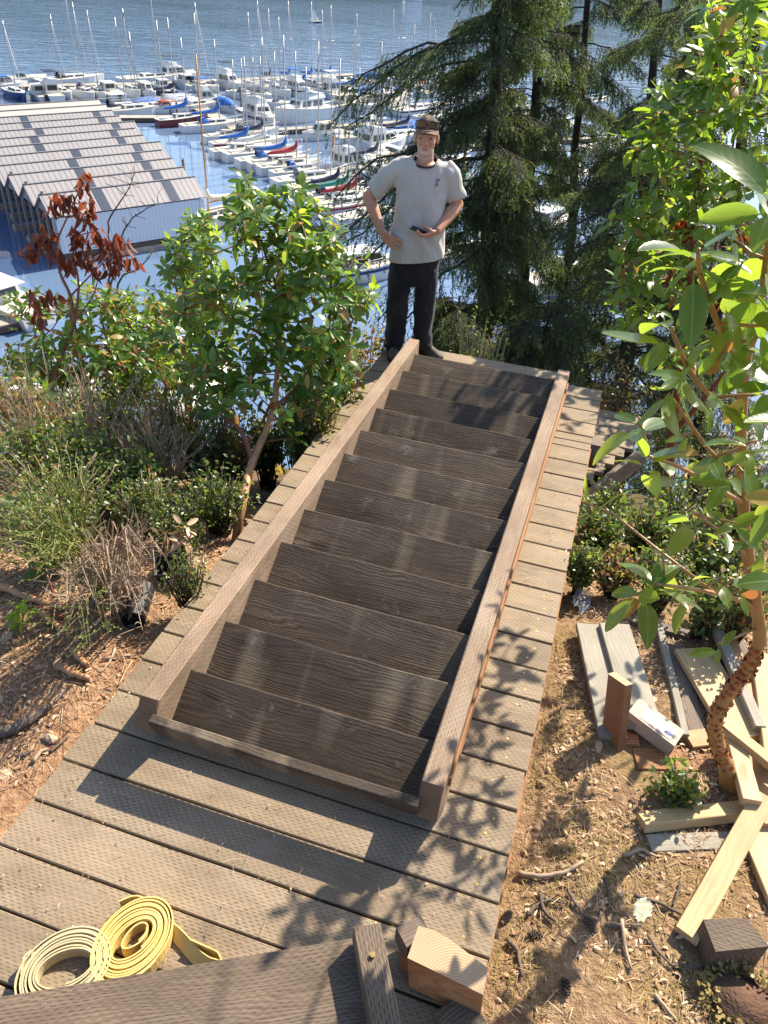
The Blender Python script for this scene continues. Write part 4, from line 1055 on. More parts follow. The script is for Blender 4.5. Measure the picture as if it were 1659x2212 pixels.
for u, v in ((1590, 470), (1600, 560), (1560, 640), (1470, 480), (1450, 590), (1630, 330), (1575, 430), (1610, 510), (1500, 480)):
    p = atd(u, v, 8.2)
    for _ in range(9): d_.append((leaf_matrix(p+jit(.06), jit(.5)+Vector((0, 0, -1)), jit(1), .16), random.random()))
T.finish(M_bark_m, [(g, LEAVES, M_leaf, 'leaf'), (o_, LEAVES, M_leafo, 'leaf'), (d_, DEADL, M_leafd, 'dead_leaf')], 300)

# ---------------------------------------------------------------- madrone left of the boardwalk
b2 = gp(508, 1172, -.28); b2.z = gz(b2.x, b2.y)-.05; y2 = b2.y
T = Tree('madrone_tree', b2, 'leafy madrone with a tan and red trunk growing at the left edge of the boardwalk', 'tree')
P0 = atd(545, 1000, 5.0); P1 = atd(590, 885, 5.2); Pm = atd(602, 760, 5.5)
T.limb([b2, atd(522, 1090, 4.75), P0, P1, Pm, atd(606, 640, 5.6), atd(612, 560, 5.6)], .037, .010, M_bark_l, 'trunk', 10, .002)
T.limb([P1, atd(640, 840, 5.3), atd(700, 760, 5.5), atd(715, 620, 5.6), atd(700, 500, 5.6)], .024, .006, M_bark_m)
T.limb([P0, atd(520, 930, 5.1), atd(470, 890, 5.2), atd(420, 820, 5.4)], .020, .006, M_bark_m)
T.limb([Pm, atd(560, 720, 5.6), atd(500, 690, 5.7), atd(440, 640, 5.9)], .014, .005, M_bark_m)
T.limb([atd(595, 850, 5.3), atd(530, 960, 5.1), atd(460, 870, 5.2), atd(380, 830, 5.4)], .010, .004, M_bark_m)
T.limb([atd(604, 700, 5.55), atd(650, 650, 5.5), atd(690, 590, 5.4), atd(735, 560, 5.4)], .012, .004, M_bark_l)
T.limb([atd(606, 640, 5.6), atd(570, 540, 5.7), atd(545, 440, 5.8), atd(535, 390, 5.8)], .012, .004, M_bark_m)
g, o_ = [], []
pts = reg([(560, 560, 130, 110, 5.6, .5, 55), (660, 520, 80, 90, 5.5, .4, 32), (520, 660, 130, 80, 5.7, .5, 45), (680, 660, 110, 80, 5.5, .4, 32), (710, 770, 90, 70, 5.3, .4, 28), (560, 780, 140, 70, 5.6, .4, 26), (540, 450, 60, 60, 5.8, .3, 16), (640, 440, 40, 40, 5.5, .2, 9), (430, 700, 80, 90, 5.8, .4, 18), (760, 620, 50, 50, 5.5, .3, 8), (470, 830, 90, 60, 5.3, .3, 20), (660, 860, 60, 40, 5.2, .3, 6)])
pts += [atd(530, 385, 5.7), atd(655, 405, 5.4), atd(585, 430, 5.6), atd(720, 500, 5.4), atd(490, 450, 5.8), atd(790, 560, 5.5), atd(640, 940, 5.2)]
crown(T, pts, 9, .108, green=g, alt=o_, pal=.05)
for u, v, d in ((612, 590, 5.4), (618, 600, 5.4), (606, 610, 5.4), (600, 540, 5.4), (680, 640, 5.3), (590, 850, 5.1), (596, 1000, 5.0), (500, 880, 5.1), (640, 870, 5.1)):
    for _ in range(2): o_.append((leaf_matrix(atd(u, v, d)+jit(.03), Vector((U(-.4, .4), 0, -1)), Vector((0, -1, .2))+jit(.4), .11), random.random()))
T.finish(M_bark_m, [(g, LEAVES, M_leaf, 'leaf'), (o_, LEAVES, M_leafo, 'leaf')], 300)

# ---------------------------------------------------------------- madrones further left and down the bank
def bank_tree(u, v, d, name, label, limbs, regs, L, nl, pal, nobj=300, bark=None):
    q = atd(u, v, d); b = Vector((q.x, q.y, gz(q.x, q.y)-.1)); T = Tree(name, b, label, 'tree')
    first = True
    for pts, r0, r1 in limbs:
        pp = [atd(*p) for p in pts]
        if first: pp = [b]+pp
        T.limb(pp, r0, r1, bark or M_bark_m, 'trunk' if first else 'branch', 8); first = False
    g, o_ = [], []; crown(T, reg(regs), nl, L, green=g, alt=o_, pal=pal)
    T.finish(M_bark_m, [(g, LEAVES, M_leaf, 'leaf'), (o_, LEAVES, M_leafo, 'leaf')], nobj)
    return T
bank_tree(410, 900, 8.5, 'madrone_tree', 'dark green madrone in front of the boathouse wall, left of the leafy one',
          [([(400, 800, 8.3), (410, 700, 8.3), (420, 560, 8.4), (425, 470, 8.4)], .05, .01), ([(410, 700, 8.3), (380, 620, 8.2), (385, 540, 8.2)], .02, .006), ([(405, 760, 8.3), (450, 650, 8.4), (470, 560, 8.4)], .02, .006)],
          [(420, 545, 55, 80, 8.3, .5, 44), (395, 630, 80, 60, 8.2, .5, 44), (450, 660, 80, 70, 8.3, .4, 34), (425, 480, 30, 30, 8.3, .3, 10), (400, 750, 110, 80, 8.0, .5, 40)], .115, 9, .02)
bank_tree(150, 960, 6.6, 'madrone_tree', 'low spreading madrone with yellowish leaves below the red-leaved sapling',
          [([(170, 900, 6.6), (178, 800, 6.6), (168, 720, 6.7)], .035, .008), ([(172, 860, 6.6), (230, 760, 6.7), (320, 700, 6.9)], .02, .006), ([(175, 840, 6.6), (110, 740, 6.6), (50, 680, 6.7)], .018, .006), ([(172, 880, 6.6), (290, 820, 6.7), (340, 760, 6.9), (330, 640, 7)], .022, .006)],
          [(60, 660, 45, 35, 6.6, .3, 12), (230, 655, 110, 45, 6.8, .5, 46), (310, 690, 90, 70, 6.9, .5, 52), (120, 770, 120, 60, 6.5, .4, 50), (330, 800, 110, 70, 6.6, .4, 48), (230, 770, 110, 60, 6.5, .4, 42), (40, 830, 70, 60, 6.2, .4, 24)], .10, 8, .10)
# sapling with dead red leaves
q = atd(90, 1010, 6.2); b = Vector((q.x, q.y, gz(q.x, q.y)-.1))
T = Tree('dead_sapling', b, 'slender sapling with withered red-brown leaves against the boathouse roof', 'sapling')
t1 = T.limb([b, atd(100, 930, 6.2), atd(114, 830, 6.2), atd(140, 745, 6.2), atd(160, 705, 6.2)], .026, .016, M_bark_m, 'trunk')
T.limb([atd(160, 705, 6.2), atd(152, 640, 6.2), atd(130, 590, 6.2), atd(122, 530, 6.2), atd(145, 470, 6.2), atd(176, 400, 6.2)], .015, .004, M_bark_m)
T.limb([atd(160, 705, 6.2), atd(170, 620, 6.2), atd(160, 560, 6.2), atd(150, 500, 6.2)], .012, .004, M_bark_m)
T.limb([atd(152, 640, 6.2), atd(200, 590, 6.2), atd(240, 550, 6.2)], .008, .003, M_bark_m); T.limb([atd(125, 570, 6.2), atd(95, 550, 6.2), atd(66, 545, 6.2)], .007, .003, M_bark_m)
T.limb([atd(165, 690, 6.2), atd(200, 640, 6.2), atd(215, 590, 6.2)], .008, .003, M_bark_m); T.limb([atd(150, 650, 6.2), atd(100, 640, 6.2), atd(75, 620, 6.2)], .006, .003, M_bark_m)
dl = []
for u, v, n in ((176, 392, 12), (124, 428, 12), (149, 436, 12), (193, 446, 13), (187, 476, 8), (61, 541, 10), (86, 520, 12), (99, 505, 12), (162, 505, 14), (175, 515, 10), (203, 509, 12), (227, 531, 12), (257, 520, 12), (292, 559, 6), (160, 550, 10), (187, 556, 12), (119, 556, 10), (68, 640, 12), (104, 645, 10), (259, 559, 10), (216, 581, 8), (240, 570, 10), (82, 690, 8), (145, 570, 8), (108, 440, 6)):
    p = atd(u, v-8, 6.2); T.twig(p, .0035, .05)
    for _ in range(int(n*1.1)): dl.append((leaf_matrix(p+jit(.05), jit(.42)+Vector((0, 0, -1)), jit(1), U(.085, .125)), random.random()))
T.finish(M_bark_m, [(dl, DEADL, M_leafd, 'dead_leaf')], 300)
# bare grey shrub with twiggy branches in front of the white wall
def bare(u, v, d, tips, label, mat, r=.014, group=None):
    q = atd(u, v, d); b = Vector((q.x, q.y, gz(q.x, q.y)-.1)); T = Tree('bare_shrub', b, label, 'shrub', group)
    for pts in tips: T.limb([b if k == 0 else atd(*p, d) for k, p in enumerate([(0, 0)]+pts)], r, r*.22, mat, 'branch', 6, .006)
    for pts in tips:
        for (a0, a1), (c0, c1) in zip(pts, pts[1:]):
            for _ in range(5):
                f = random.random(); p = atd(a0+(c0-a0)*f+U(-38, 38), a1+(c1-a1)*f-U(5, 45), d+U(-.2, .2)); T.twig(p, .0022, -.2)
    T.finish(mat, [], 0)
bare(240, 800, 7.2, [[(235, 700), (250, 580), (268, 500), (300, 460), (340, 440)], [(235, 720), (240, 560), (235, 480), (270, 420), (285, 390)], [(250, 650), (300, 580), (330, 545)], [(230, 740), (200, 600), (190, 540)]], 'bare twiggy dark shrub behind the red-leaved sapling', M_twigd)

# ---------------------------------------------------------------- shrubs and undergrowth
SML = [leaf_me('small_leaf', w_, c_, f_, 0, .1, 4) for w_, c_, f_ in ((.26, .1, .3), (.22, .25, .2), (.3, .0, .4))]
def shrub(name, label, c, r, ns, nl, L, lm, sm_, group=None, cat='shrub', base=None, dens=1.0):
    c = Vector(c); b = Vector(base) if base else Vector((c.x, c.y, gz(c.x, c.y)))
    T = Tree(name, b, label, cat, group); lv = []
    for i in range(ns):
        a = U(0, 6.28); q = random.random()**.45; ph = math.acos(U(-.35, 1))
        tip = c+Vector((r[0]*q*math.sin(ph)*math.cos(a), r[1]*q*math.sin(ph)*math.sin(a), r[2]*q*math.cos(ph)))
        st = b+Vector((U(-.25, .25)*r[0], U(-.25, .25)*r[1], 0)); m = st.lerp(tip, .5)+jit(.08)*r[0]
        T.tw.tube([st-b, m-b, tip-b], [.006, .0045, .0022], 4)
        for _ in range(nl):
            f = U(.35, 1.05); p = (st.lerp(m, f*2) if f < .5 else m.lerp(tip, f*2-1))+jit(.045)
            lv.append((leaf_matrix(p, jit(1)+Vector((0, 0, .25)), UP+jit(.7), L*U(.7, 1.3)), random.random()))
    T.finish(sm_, [(lv, SML, lm, 'leaf')], 0)
    return T
def at_g(u, v, z=None, up=0.0):
    """ground point seen at pixel"""
    d = ray(u, v); t = .5
    p = Vector(CAM)
    for k in range(400):
        p = Vector(CAM+d*t)
        if p.z < gz(p.x, p.y): break
        t *= 1.012
    return p+Vector((0, 0, up))
def px_shrub(name, label, u, v, d, ru, rv, *a, **kw):
    s_ = d/F_PX; c = atd(u, v, d); return shrub(name, label, c, (ru*s_, ru*s_*.8, rv*s_*1.05), *a, **kw)
px_shrub('low_shrub', 'small-leaved shrub turning yellow and orange left of the man', 790, 760, 6.6, 70, 60, 46, 22, .05, M_shruby, M_twig)
px_shrub('low_shrub', 'glossy green shrub between the boardwalk edge and the yellowing one', 725, 800, 5.7, 60, 60, 34, 20, .055, M_shrub, M_bark_m)
px_shrub('low_shrub', 'dark tangled shrub right of the tan madrone trunk', 660, 930, 5.3, 50, 45, 26, 12, .05, M_shrub, M_twigd)
px_shrub('low_shrub', 'shaded tangle of dark stems left of the tan madrone trunk', 430, 960, 5.5, 100, 90, 60, 12, .045, M_shrub, M_twigd)
px_shrub('low_shrub', 'thin-stemmed shrub with pale yellow leaves under the left madrone', 330, 930, 5.7, 90, 90, 55, 16, .042, M_shruby, M_twigd)
px_shrub('low_shrub', 'mixed green and rusty shrub at the left edge below the sapling', 50, 880, 5.8, 80, 80, 60, 18, .045, M_shruby, M_twig)
px_shrub('low_shrub', 'dense green shrub in the middle of the left bank', 200, 900, 5.9, 100, 80, 60, 18, .042, M_shrub, M_twig)
px_shrub('low_shrub', 'fine-leaved dark green shrub behind the broom at left', 110, 1040, 4.9, 150, 60, 90, 22, .026, M_shrub, M_twig)
px_shrub('low_shrub', 'low dark green growth in shade left of the trunk base', 380, 1110, 4.6, 110, 55, 70, 22, .024, M_shrub, M_twigd)
px_shrub('low_shrub', 'low green weeds beside the black pipe', 400, 1230, 4.0, 60, 35, 40, 16, .02, M_shrub, M_twigd)
px_shrub('small_bush', 'small bright leafy bush among the lumber', 1455, 1690, 3.6, 50, 45, 26, 16, .035, M_shrub, M_twig, base=at_g(1465, 1725))
px_shrub('low_shrub', 'green shrub at the right side of the boardwalk below the landing', 1290, 1140, 5.0, 60, 55, 34, 16, .045, M_shrub, M_twigd)
px_shrub('low_shrub', 'shaded shrub under the right madrone', 1400, 1140, 5.2, 80, 60, 40, 14, .05, M_shrub, M_twigd)
px_shrub('low_shrub', 'dim shrub behind the lumber pile', 1540, 1180, 5.0, 110, 60, 50, 14, .05, M_shrub, M_twigd)
px_shrub('low_shrub', 'leafy shrub at the right edge behind the crooked trunk', 1630, 1080, 5.2, 80, 80, 50, 14, .055, M_shrub, M_bark_m)
px_shrub('low_shrub', 'brownish thicket behind the landing', 1330, 830, 8.0, 90, 80, 60, 12, .05, M_shruby, M_twigd)
px_shrub('low_shrub', 'pale leafed shrub right of the man near the fir trunk', 1040, 730, 9.0, 60, 60, 40, 14, .055, M_shrub, M_twig)
for k, (u, v, d, ru, rv, lm, sm, lab) in enumerate(((470, 1060, 4.7, 80, 60, M_shrub, M_twigd, 'dim leafy tangle right above the fallen log'), (260, 1000, 5.1, 110, 60, M_shrub, M_twigd, 'dark low growth between dead broom and green broom'), (60, 960, 5.3, 90, 60, M_shrub, M_twig, 'green weeds at the left edge under the dead broom'), (680, 880, 5.3, 60, 60, M_shrub, M_bark_m, 'green shrub touching the left planks halfway along'), (300, 1060, 4.8, 90, 50, M_shrub, M_twig, 'soft green ground growth above the withered leaves'), (100, 1120, 4.4, 120, 50, M_shrub, M_twig, 'fine green weeds behind the green broom'), (480, 930, 5.6, 110, 70, M_shruby, M_twigd, 'rusty leaved tangle below the leafy madrone'), (140, 830, 6.4, 120, 60, M_shrub, M_twigd, 'leafy thicket below the low spreading madrone'), (380, 850, 6.3, 110, 60, M_shrub, M_bark_m, 'leafy thicket between the two left madrones'))):
    px_shrub('low_shrub', lab, u, v, d, ru, rv, 60, 20, .036 if k % 2 else .03, lm, sm)
for u, v, d, ru, rv, lm, lab in ((1262, 1215, 4.5, 40, 40, M_shrub, 'low green plant at the plank edge above the grey plastic'), (1340, 1225, 4.5, 60, 30, M_shruby, 'rusty low growth left of the lumber top'), (1440, 1230, 4.4, 70, 35, M_shrub, 'shaded low growth behind the long thin stick'), (1545, 1275, 4.2, 60, 35, M_shrub, 'low growth just left of the upper trunk bend'), (1630, 1270, 4.2, 60, 40, M_shruby, 'rusty low growth at the right edge above the pile'), (1310, 1080, 5.4, 60, 50, M_shrub, 'green stems under the landing edge'), (1470, 1080, 5.6, 90, 60, M_shrub, 'dark growth between the red stems'), (1580, 1000, 6.4, 110, 80, M_shruby, 'brownish growth low behind the near madrone')):
    px_shrub('low_shrub', lab, u, v, d, ru, rv, 46, 15, .034, lm, M_twigd)
for u, v, d, ru, rv, lm, lab in ((650, 870, 6.2, 70, 70, M_shrub, 'leafy thicket beyond the tan trunk beside the planks'), (720, 845, 6.2, 50, 60, M_shruby, 'yellowing thicket at the plank edge below the man'), (575, 940, 5.9, 60, 60, M_shrub, 'leafy thicket just behind the tan trunk'), (500, 960, 6.0, 70, 60, M_shrub, 'green thicket left of the tan trunk'), (250, 860, 6.1, 110, 60, M_shrub, 'green brush in the middle of the left bank'), (120, 960, 5.2, 120, 50, M_shrub, 'green brush above the fine-leaved shrub')):
    px_shrub('low_shrub', lab, u, v, d, ru, rv, 60, 20, .045, lm, M_twigd)
# dry broom heads and broom
def stems(name, label, base, tips, n, mat, r=.0022, droop=.25, leaves=None, cat='shrub', spread=.05, split=3, parent=None):
    b = Vector(base); root = parent or empty(name, b, 0, label, cat); mb = MB(); lv = []
    for i in range(n):
        t = Vector(random.choice(tips))+jit(.11); st = b+Vector((U(-spread, spread), U(-spread, spread), 0)); d = t-st
        c1 = st+d*.4+Vector((0, 0, d.length*.22))+jit(.04); c2 = st+d*.75+Vector((0, 0, d.length*droop*.6))+jit(.04)
        mb.tube([p-b for p in (st, c1, c2, t)], [r*1.7, r*1.3, r, r*.5], 4)
        for _ in range(split):
            f = U(.3, .95); p = c1.lerp(c2, f) if f < .6 else c2.lerp(t, f); e = p+d.normalized()*U(.06, .2)+jit(.07)
            mb.tube([p-b, (p+e)/2-b+jit(.012), e-b], [r*.8, r*.7, r*.4], 3)
            if leaves:
                for _ in range(leaves): q = p.lerp(e, random.random()); lv.append((leaf_matrix(q, jit(1)+d.normalized(), UP, .016), random.random()))
    tag(mb.build('stems', [mat], root), kind='stuff')
    if lv: join_leaves('foliage', lv, matsof(SML, M_broom), M_broom, root, b)
    return root
bq = at_g(225, 1290)
stems('broom_bush', 'uprooted green broom with fine drooping stems on the left', bq, [atd(u, v, d) for u, v, d in ((20, 1170, 3.9), (60, 1140, 4.0), (100, 1130, 4.0), (150, 1060, 4.1), (160, 1050, 4.1), (120, 1190, 3.8), (190, 1120, 4.0), (60, 1210, 3.8), (180, 1330, 3.6))], 60, M_broom, .0026, .35, 5, split=4)
stems('dry_brush', 'tangle of dry tan twigs beside the broom', at_g(260, 1310), [atd(u, v, d) for u, v, d in ((300, 1220, 3.7), (310, 1260, 3.7), (250, 1200, 3.8), (200, 1250, 3.7), (230, 1280, 3.6), (280, 1310, 3.6), (180, 1320, 3.6), (260, 1160, 3.9), (160, 1280, 3.7))], 80, M_twig, .0028, .5, split=4, spread=.12)
for k, (u, v, d, lab) in enumerate(((80, 900, 5.4, 'dead fluffy broom at the left edge'), (200, 890, 5.5, 'dead fluffy broom below the sapling trunk'), (290, 960, 5.3, 'dry grey broom plumes left of the dark stems'), (350, 980, 5.2, 'dry drooping plume near the fallen log'))):
    c = atd(u, v, d); b = Vector((c.x, c.y, gz(c.x, c.y)))
    stems('dead_broom', lab, b, [c+Vector((U(-.3, .3), U(-.2, .2), U(-.2, .22))) for _ in range(12)], 42, M_twig, .0022, .2, split=5)
# cut madrone sprays lying on the left soil
def spray(u, v, label, n, L, dirv, green=M_leaf, up=.1):
    b = at_g(u, v); T = Tree('cut_branch', b, label, 'branch'); d = Vector(dirv)
    P2 = T.limb([b+Vector((0, 0, .03)), b+d*.4+Vector((0, 0, up)), b+d+Vector((0, 0, up*.8))], .009, .004, M_bark_m)
    g = []
    for k in range(n):
        p = P2[-1-(k % 5)]+jit(.05)
        whorl(p, d+UP*.2+jit(.6), 6, L, g, (60, 120), .6)
    T.finish(M_bark_m, [(g, LEAVES, green, 'leaf')], 120)
spray(140, 1345, 'cut madrone branch with grey-green leaves lying on the left soil', 4, .10, (-.18, -.12, .05))
spray(120, 1300, 'cut leafy branch tip in front of the broom', 3, .09, (-.12, .1, .04))
spray(340, 1150, 'wilted pale leafy branch above the broom', 3, .09, (-.12, .18, .12), up=.3)
spray(350, 1230, 'cut branch of withered orange leaves near the black pipe', 5, .085, (.16, .10, .1), M_litter, .16)

# ---------------------------------------------------------------- firs
def fir(name, label, base, top, r0, lim, density=1.0, mat=None, seed=1, lean=None, zmin=None, extra=()):
    rs = random.Random(seed); b = Vector(base); t = Vector(top); root = empty(name, b, 0, label, 'tree')
    n = 14; tr = [b.lerp(t, i/n)+Vector((rs.uniform(-.05, .05), rs.uniform(-.05, .05), 0)) for i in range(n+1)]
    MB().tube([p-b for p in tr], [r0*(1-.72*i/n) for i in range(n+1)], 9).build('trunk', [M_bark_f], root, True)
    H_ = (t-b).length; mbL = MB(); sp = []
    z = lim[0]; limbs = []
    while z < 1:
        p = b.lerp(t, z); L = lim[1]*(1-.55*z)*rs.uniform(.55, 1.15); a = rs.uniform(0, 6.28)
        limbs.append((p, Vector((math.cos(a), math.sin(a), 0)), L)); z += rs.uniform(.25, .55)*.19/(density*H_)*1.0
    limbs += [(Vector(p), Vector(d).normalized(), L) for p, d, L in extra]
    for p, d, L in limbs:
        up0 = rs.uniform(-.05, .3); pts = []
        for k in range(9):
            f = k/8; pts.append(p+d*L*f+Vector((0, 0, L*(up0*f-.42*f*f)))+Vector((rs.uniform(-1, 1), rs.uniform(-1, 1), rs.uniform(-1, 1)))*.02*L)
        mbL.tube([q-b for q in pts], [.016*(L/1.6)*(1-.75*k/8)+.003 for k in range(9)], 5)
        side = d.cross(UP)
        for k in range(1, 33):
            f = .16+.84*k/32; i = min(7, int(f*8)); q = pts[i].lerp(pts[i+1], f*8-i)
            sgn = 1 if k % 2 else -1; bl = (.42*L*(1-f)+.16)*rs.uniform(.6, 1.2)
            bd = (d*.75+side*sgn*rs.uniform(.5, 1.0)+Vector((0, 0, rs.uniform(-.35, .05)))).normalized()
            e = q+bd*bl+Vector((0, 0, -.22*bl)); mbL.tube([q-b, e-b], [.005, .002], 3, cap=False)
            m = max(2, int(bl/.075))
            for j in range(m):
                w_ = q.lerp(e, (j+.6)/m); sp.append((w_, (bd*.45+side*sgn*rs.uniform(-.5, .6)+Vector((0, 0, rs.uniform(-1.5, -.45)))).normalized(), rs.uniform(.12, .30)))
    tag(mbL.build('limbs', [M_bark_f], root, True), kind='stuff')
    N = len(sp); K = 26; rg = np.random.default_rng(seed)
    P = np.array([tuple(s[0]) for s in sp])-np.array(b); D = np.array([tuple(s[1]) for s in sp]); Ls = np.array([s[2] for s in sp])
    f = rg.random((N, K)); base_ = P[:, None]+D[:, None]*(f*Ls[:, None])[..., None]
    nd = D[:, None]*.55+rg.normal(0, .55, (N, K, 3)); nd /= np.linalg.norm(nd, axis=2, keepdims=True)
    ln = (.030+.022*rg.random((N, K)))[..., None]; tip = base_+nd*ln
    sd = np.cross(nd, rg.normal(0, 1, (N, K, 3))); sd /= np.linalg.norm(sd, axis=2, keepdims=True)+1e-6
    wv = .0062
    Vv = np.stack([base_-sd*wv, base_+sd*wv, tip], axis=2).reshape(-1, 3); Fv = np.arange(len(Vv)).reshape(-1, 3)
    # island id per spray for colour: connect by shared first vertex is not needed, needles vary singly
    tag(link('needles', mesh_np('needles', Vv, Fv), mat or M_fir, root), kind='stuff')
    return root
def slope_pt(u, v, d):
    q = atd(u, v, d); return Vector((q.x, q.y, gz(q.x, q.y)-.2))
def fir_px(label, u0, v0, u1, v1, d, r0, lim, topz, **kw):
    b = slope_pt(u0, v0, d); q = atd(u1, v1, d); k = (q-b); t = b+k*((topz-b.z)/k.z)
    return fir('fir_tree', label, b, t, r0, lim, **kw)
fa = [(atd(1076, 60, 13), atd(820, 70, 12.2)-atd(1076, 60, 13), 2.5), (atd(1082, 330, 13), atd(745, 330, 11.5)-atd(1082, 330, 13), 3.0), (atd(1082, 420, 13), atd(780, 480, 11.5)-atd(1082, 420, 13), 2.6), (atd(1080, 200, 13), atd(880, 250, 12)-atd(1080, 200, 13), 1.7), (atd(1080, 470, 13), atd(800, 560, 11)-atd(1080, 470, 13), 2.6)]
fa += [(atd(1080, 250, 13), atd(860, 300, 12)-atd(1080, 250, 13), 1.9), (atd(1082, 380, 13), atd(760, 395, 11.6)-atd(1082, 380, 13), 2.7), (atd(1078, 130, 13), atd(850, 160, 12.4)-atd(1078, 130, 13), 2.2), (atd(1080, 520, 13), atd(830, 590, 11.2)-atd(1080, 520, 13), 2.5), (atd(1081, 300, 13), atd(770, 305, 11.6)-atd(1081, 300, 13), 2.8), (atd(1079, 90, 13), atd(835, 95, 12.3)-atd(1079, 90, 13), 2.3)]
fir_px('tall dark fir right behind the man with a forked trunk', 1078, 760, 1076, 0, 13, .20, (.12, 1.75), 3.2, seed=3, density=1.0, extra=fa)
fir_px('second dark fir just right of the forked one', 1165, 740, 1169, 0, 14.5, .18, (.12, 1.9), 3.2, seed=5, density=.75)
fir_px('leaning fir with a thick grey-brown trunk right of the landing', 1345, 880, 1515, 0, 11.5, .15, (.25, 1.9), 2.5, seed=8, density=.75)
fir_px('fir with yellow-green drooping branches in the middle right', 1260, 720, 1275, 0, 16, .15, (.10, 2.1), 3.0, seed=11, density=.6, mat=M_firl)
fir_px('fir in the far right background behind the madrone', 1440, 700, 1430, 0, 15, .16, (.10, 2.0), 3.0, seed=14, density=.45)
fir_px('small shaded fir beside the end of the boardwalk', 1000, 700, 1010, 420, 11, .06, (.1, 1.1), -1.2, seed=17, density=1.4)
fir_px('low bushy fir right of the small shaded one', 1200, 760, 1205, 480, 10.5, .06, (.1, 1.3), -1.0, seed=19, density=1.3)
fir_px('fir standing out to the far right', 1620, 760, 1640, 0, 13, .16, (.10, 2.0), 2.6, seed=23, density=.4)
fir_px('sparse fir behind the tall madrone', 1540, 700, 1545, 0, 17, .16, (.10, 2.2), 3.0, seed=29, density=.4)
# ---------------------------------------------------------------- marina
E1 = Vector((.56, .83, 0)).normalized(); E2 = Vector((-.83, .56, 0)).normalized()
A1 = math.atan2(E1.y, E1.x); A2 = math.atan2(E2.y, E2.x)
def wpt(u, v, z=0.0): return atz(u, v, WZ+z)
# boathouse: a row of gabled roofs
t = NT('ribbed_metal_roof'); tc = t.n('TexCoord').outputs['Object']; sv = t.n('SeparateXYZ', {0: tc})
rib = t.m('LESS_THAN', t.m('FRACT', t.m('DIVIDE', sv.outputs[0], .42)), .17)
nn_ = t.noise(t.vmul(tc, (.6, .3, 1)), 1.0, 4)
t.p(color=t.mix(rib, t.mix(nn_, (.27, .26, .268), (.335, .32, .325)), (.17, .165, .175)), rough=.55, spec=.3); t.bump(rib, .6, .04)
M_roof = t.mat
M_roofp = plain('pale_metal_roof', (.42, .40, .37), .5, .08, .8); M_sky = plain('skylight_panel', (.055, .07, .10), .3, .15, 1.5)
t = NT('ribbed_white_wall'); tc = t.n('TexCoord').outputs['Object']; sv = t.n('SeparateXYZ', {0: tc})
rib = t.m('LESS_THAN', t.m('FRACT', t.m('DIVIDE', sv.outputs[0], .3)), .12)
t.p(color=t.mix(rib, (.66, .70, .75), (.52, .56, .61)), rough=.5); t.bump(rib, .5, .03); M_wallw = t.mat
M_ridge = plain('ridge_flashing', (.17, .165, .17), .5, .1, 2)
RZ, EZ = WZ+4.5, WZ+3.35
bh_o = Vector((-34.6, 49.2, WZ))
bh = empty('boathouse', bh_o, A1, 'long grey boathouse of many ribbed gabled roofs with a white end wall', 'boathouse')
def loc_bh(p): return rz(-A1) @ (Vector(p)-bh_o)
NR = 12
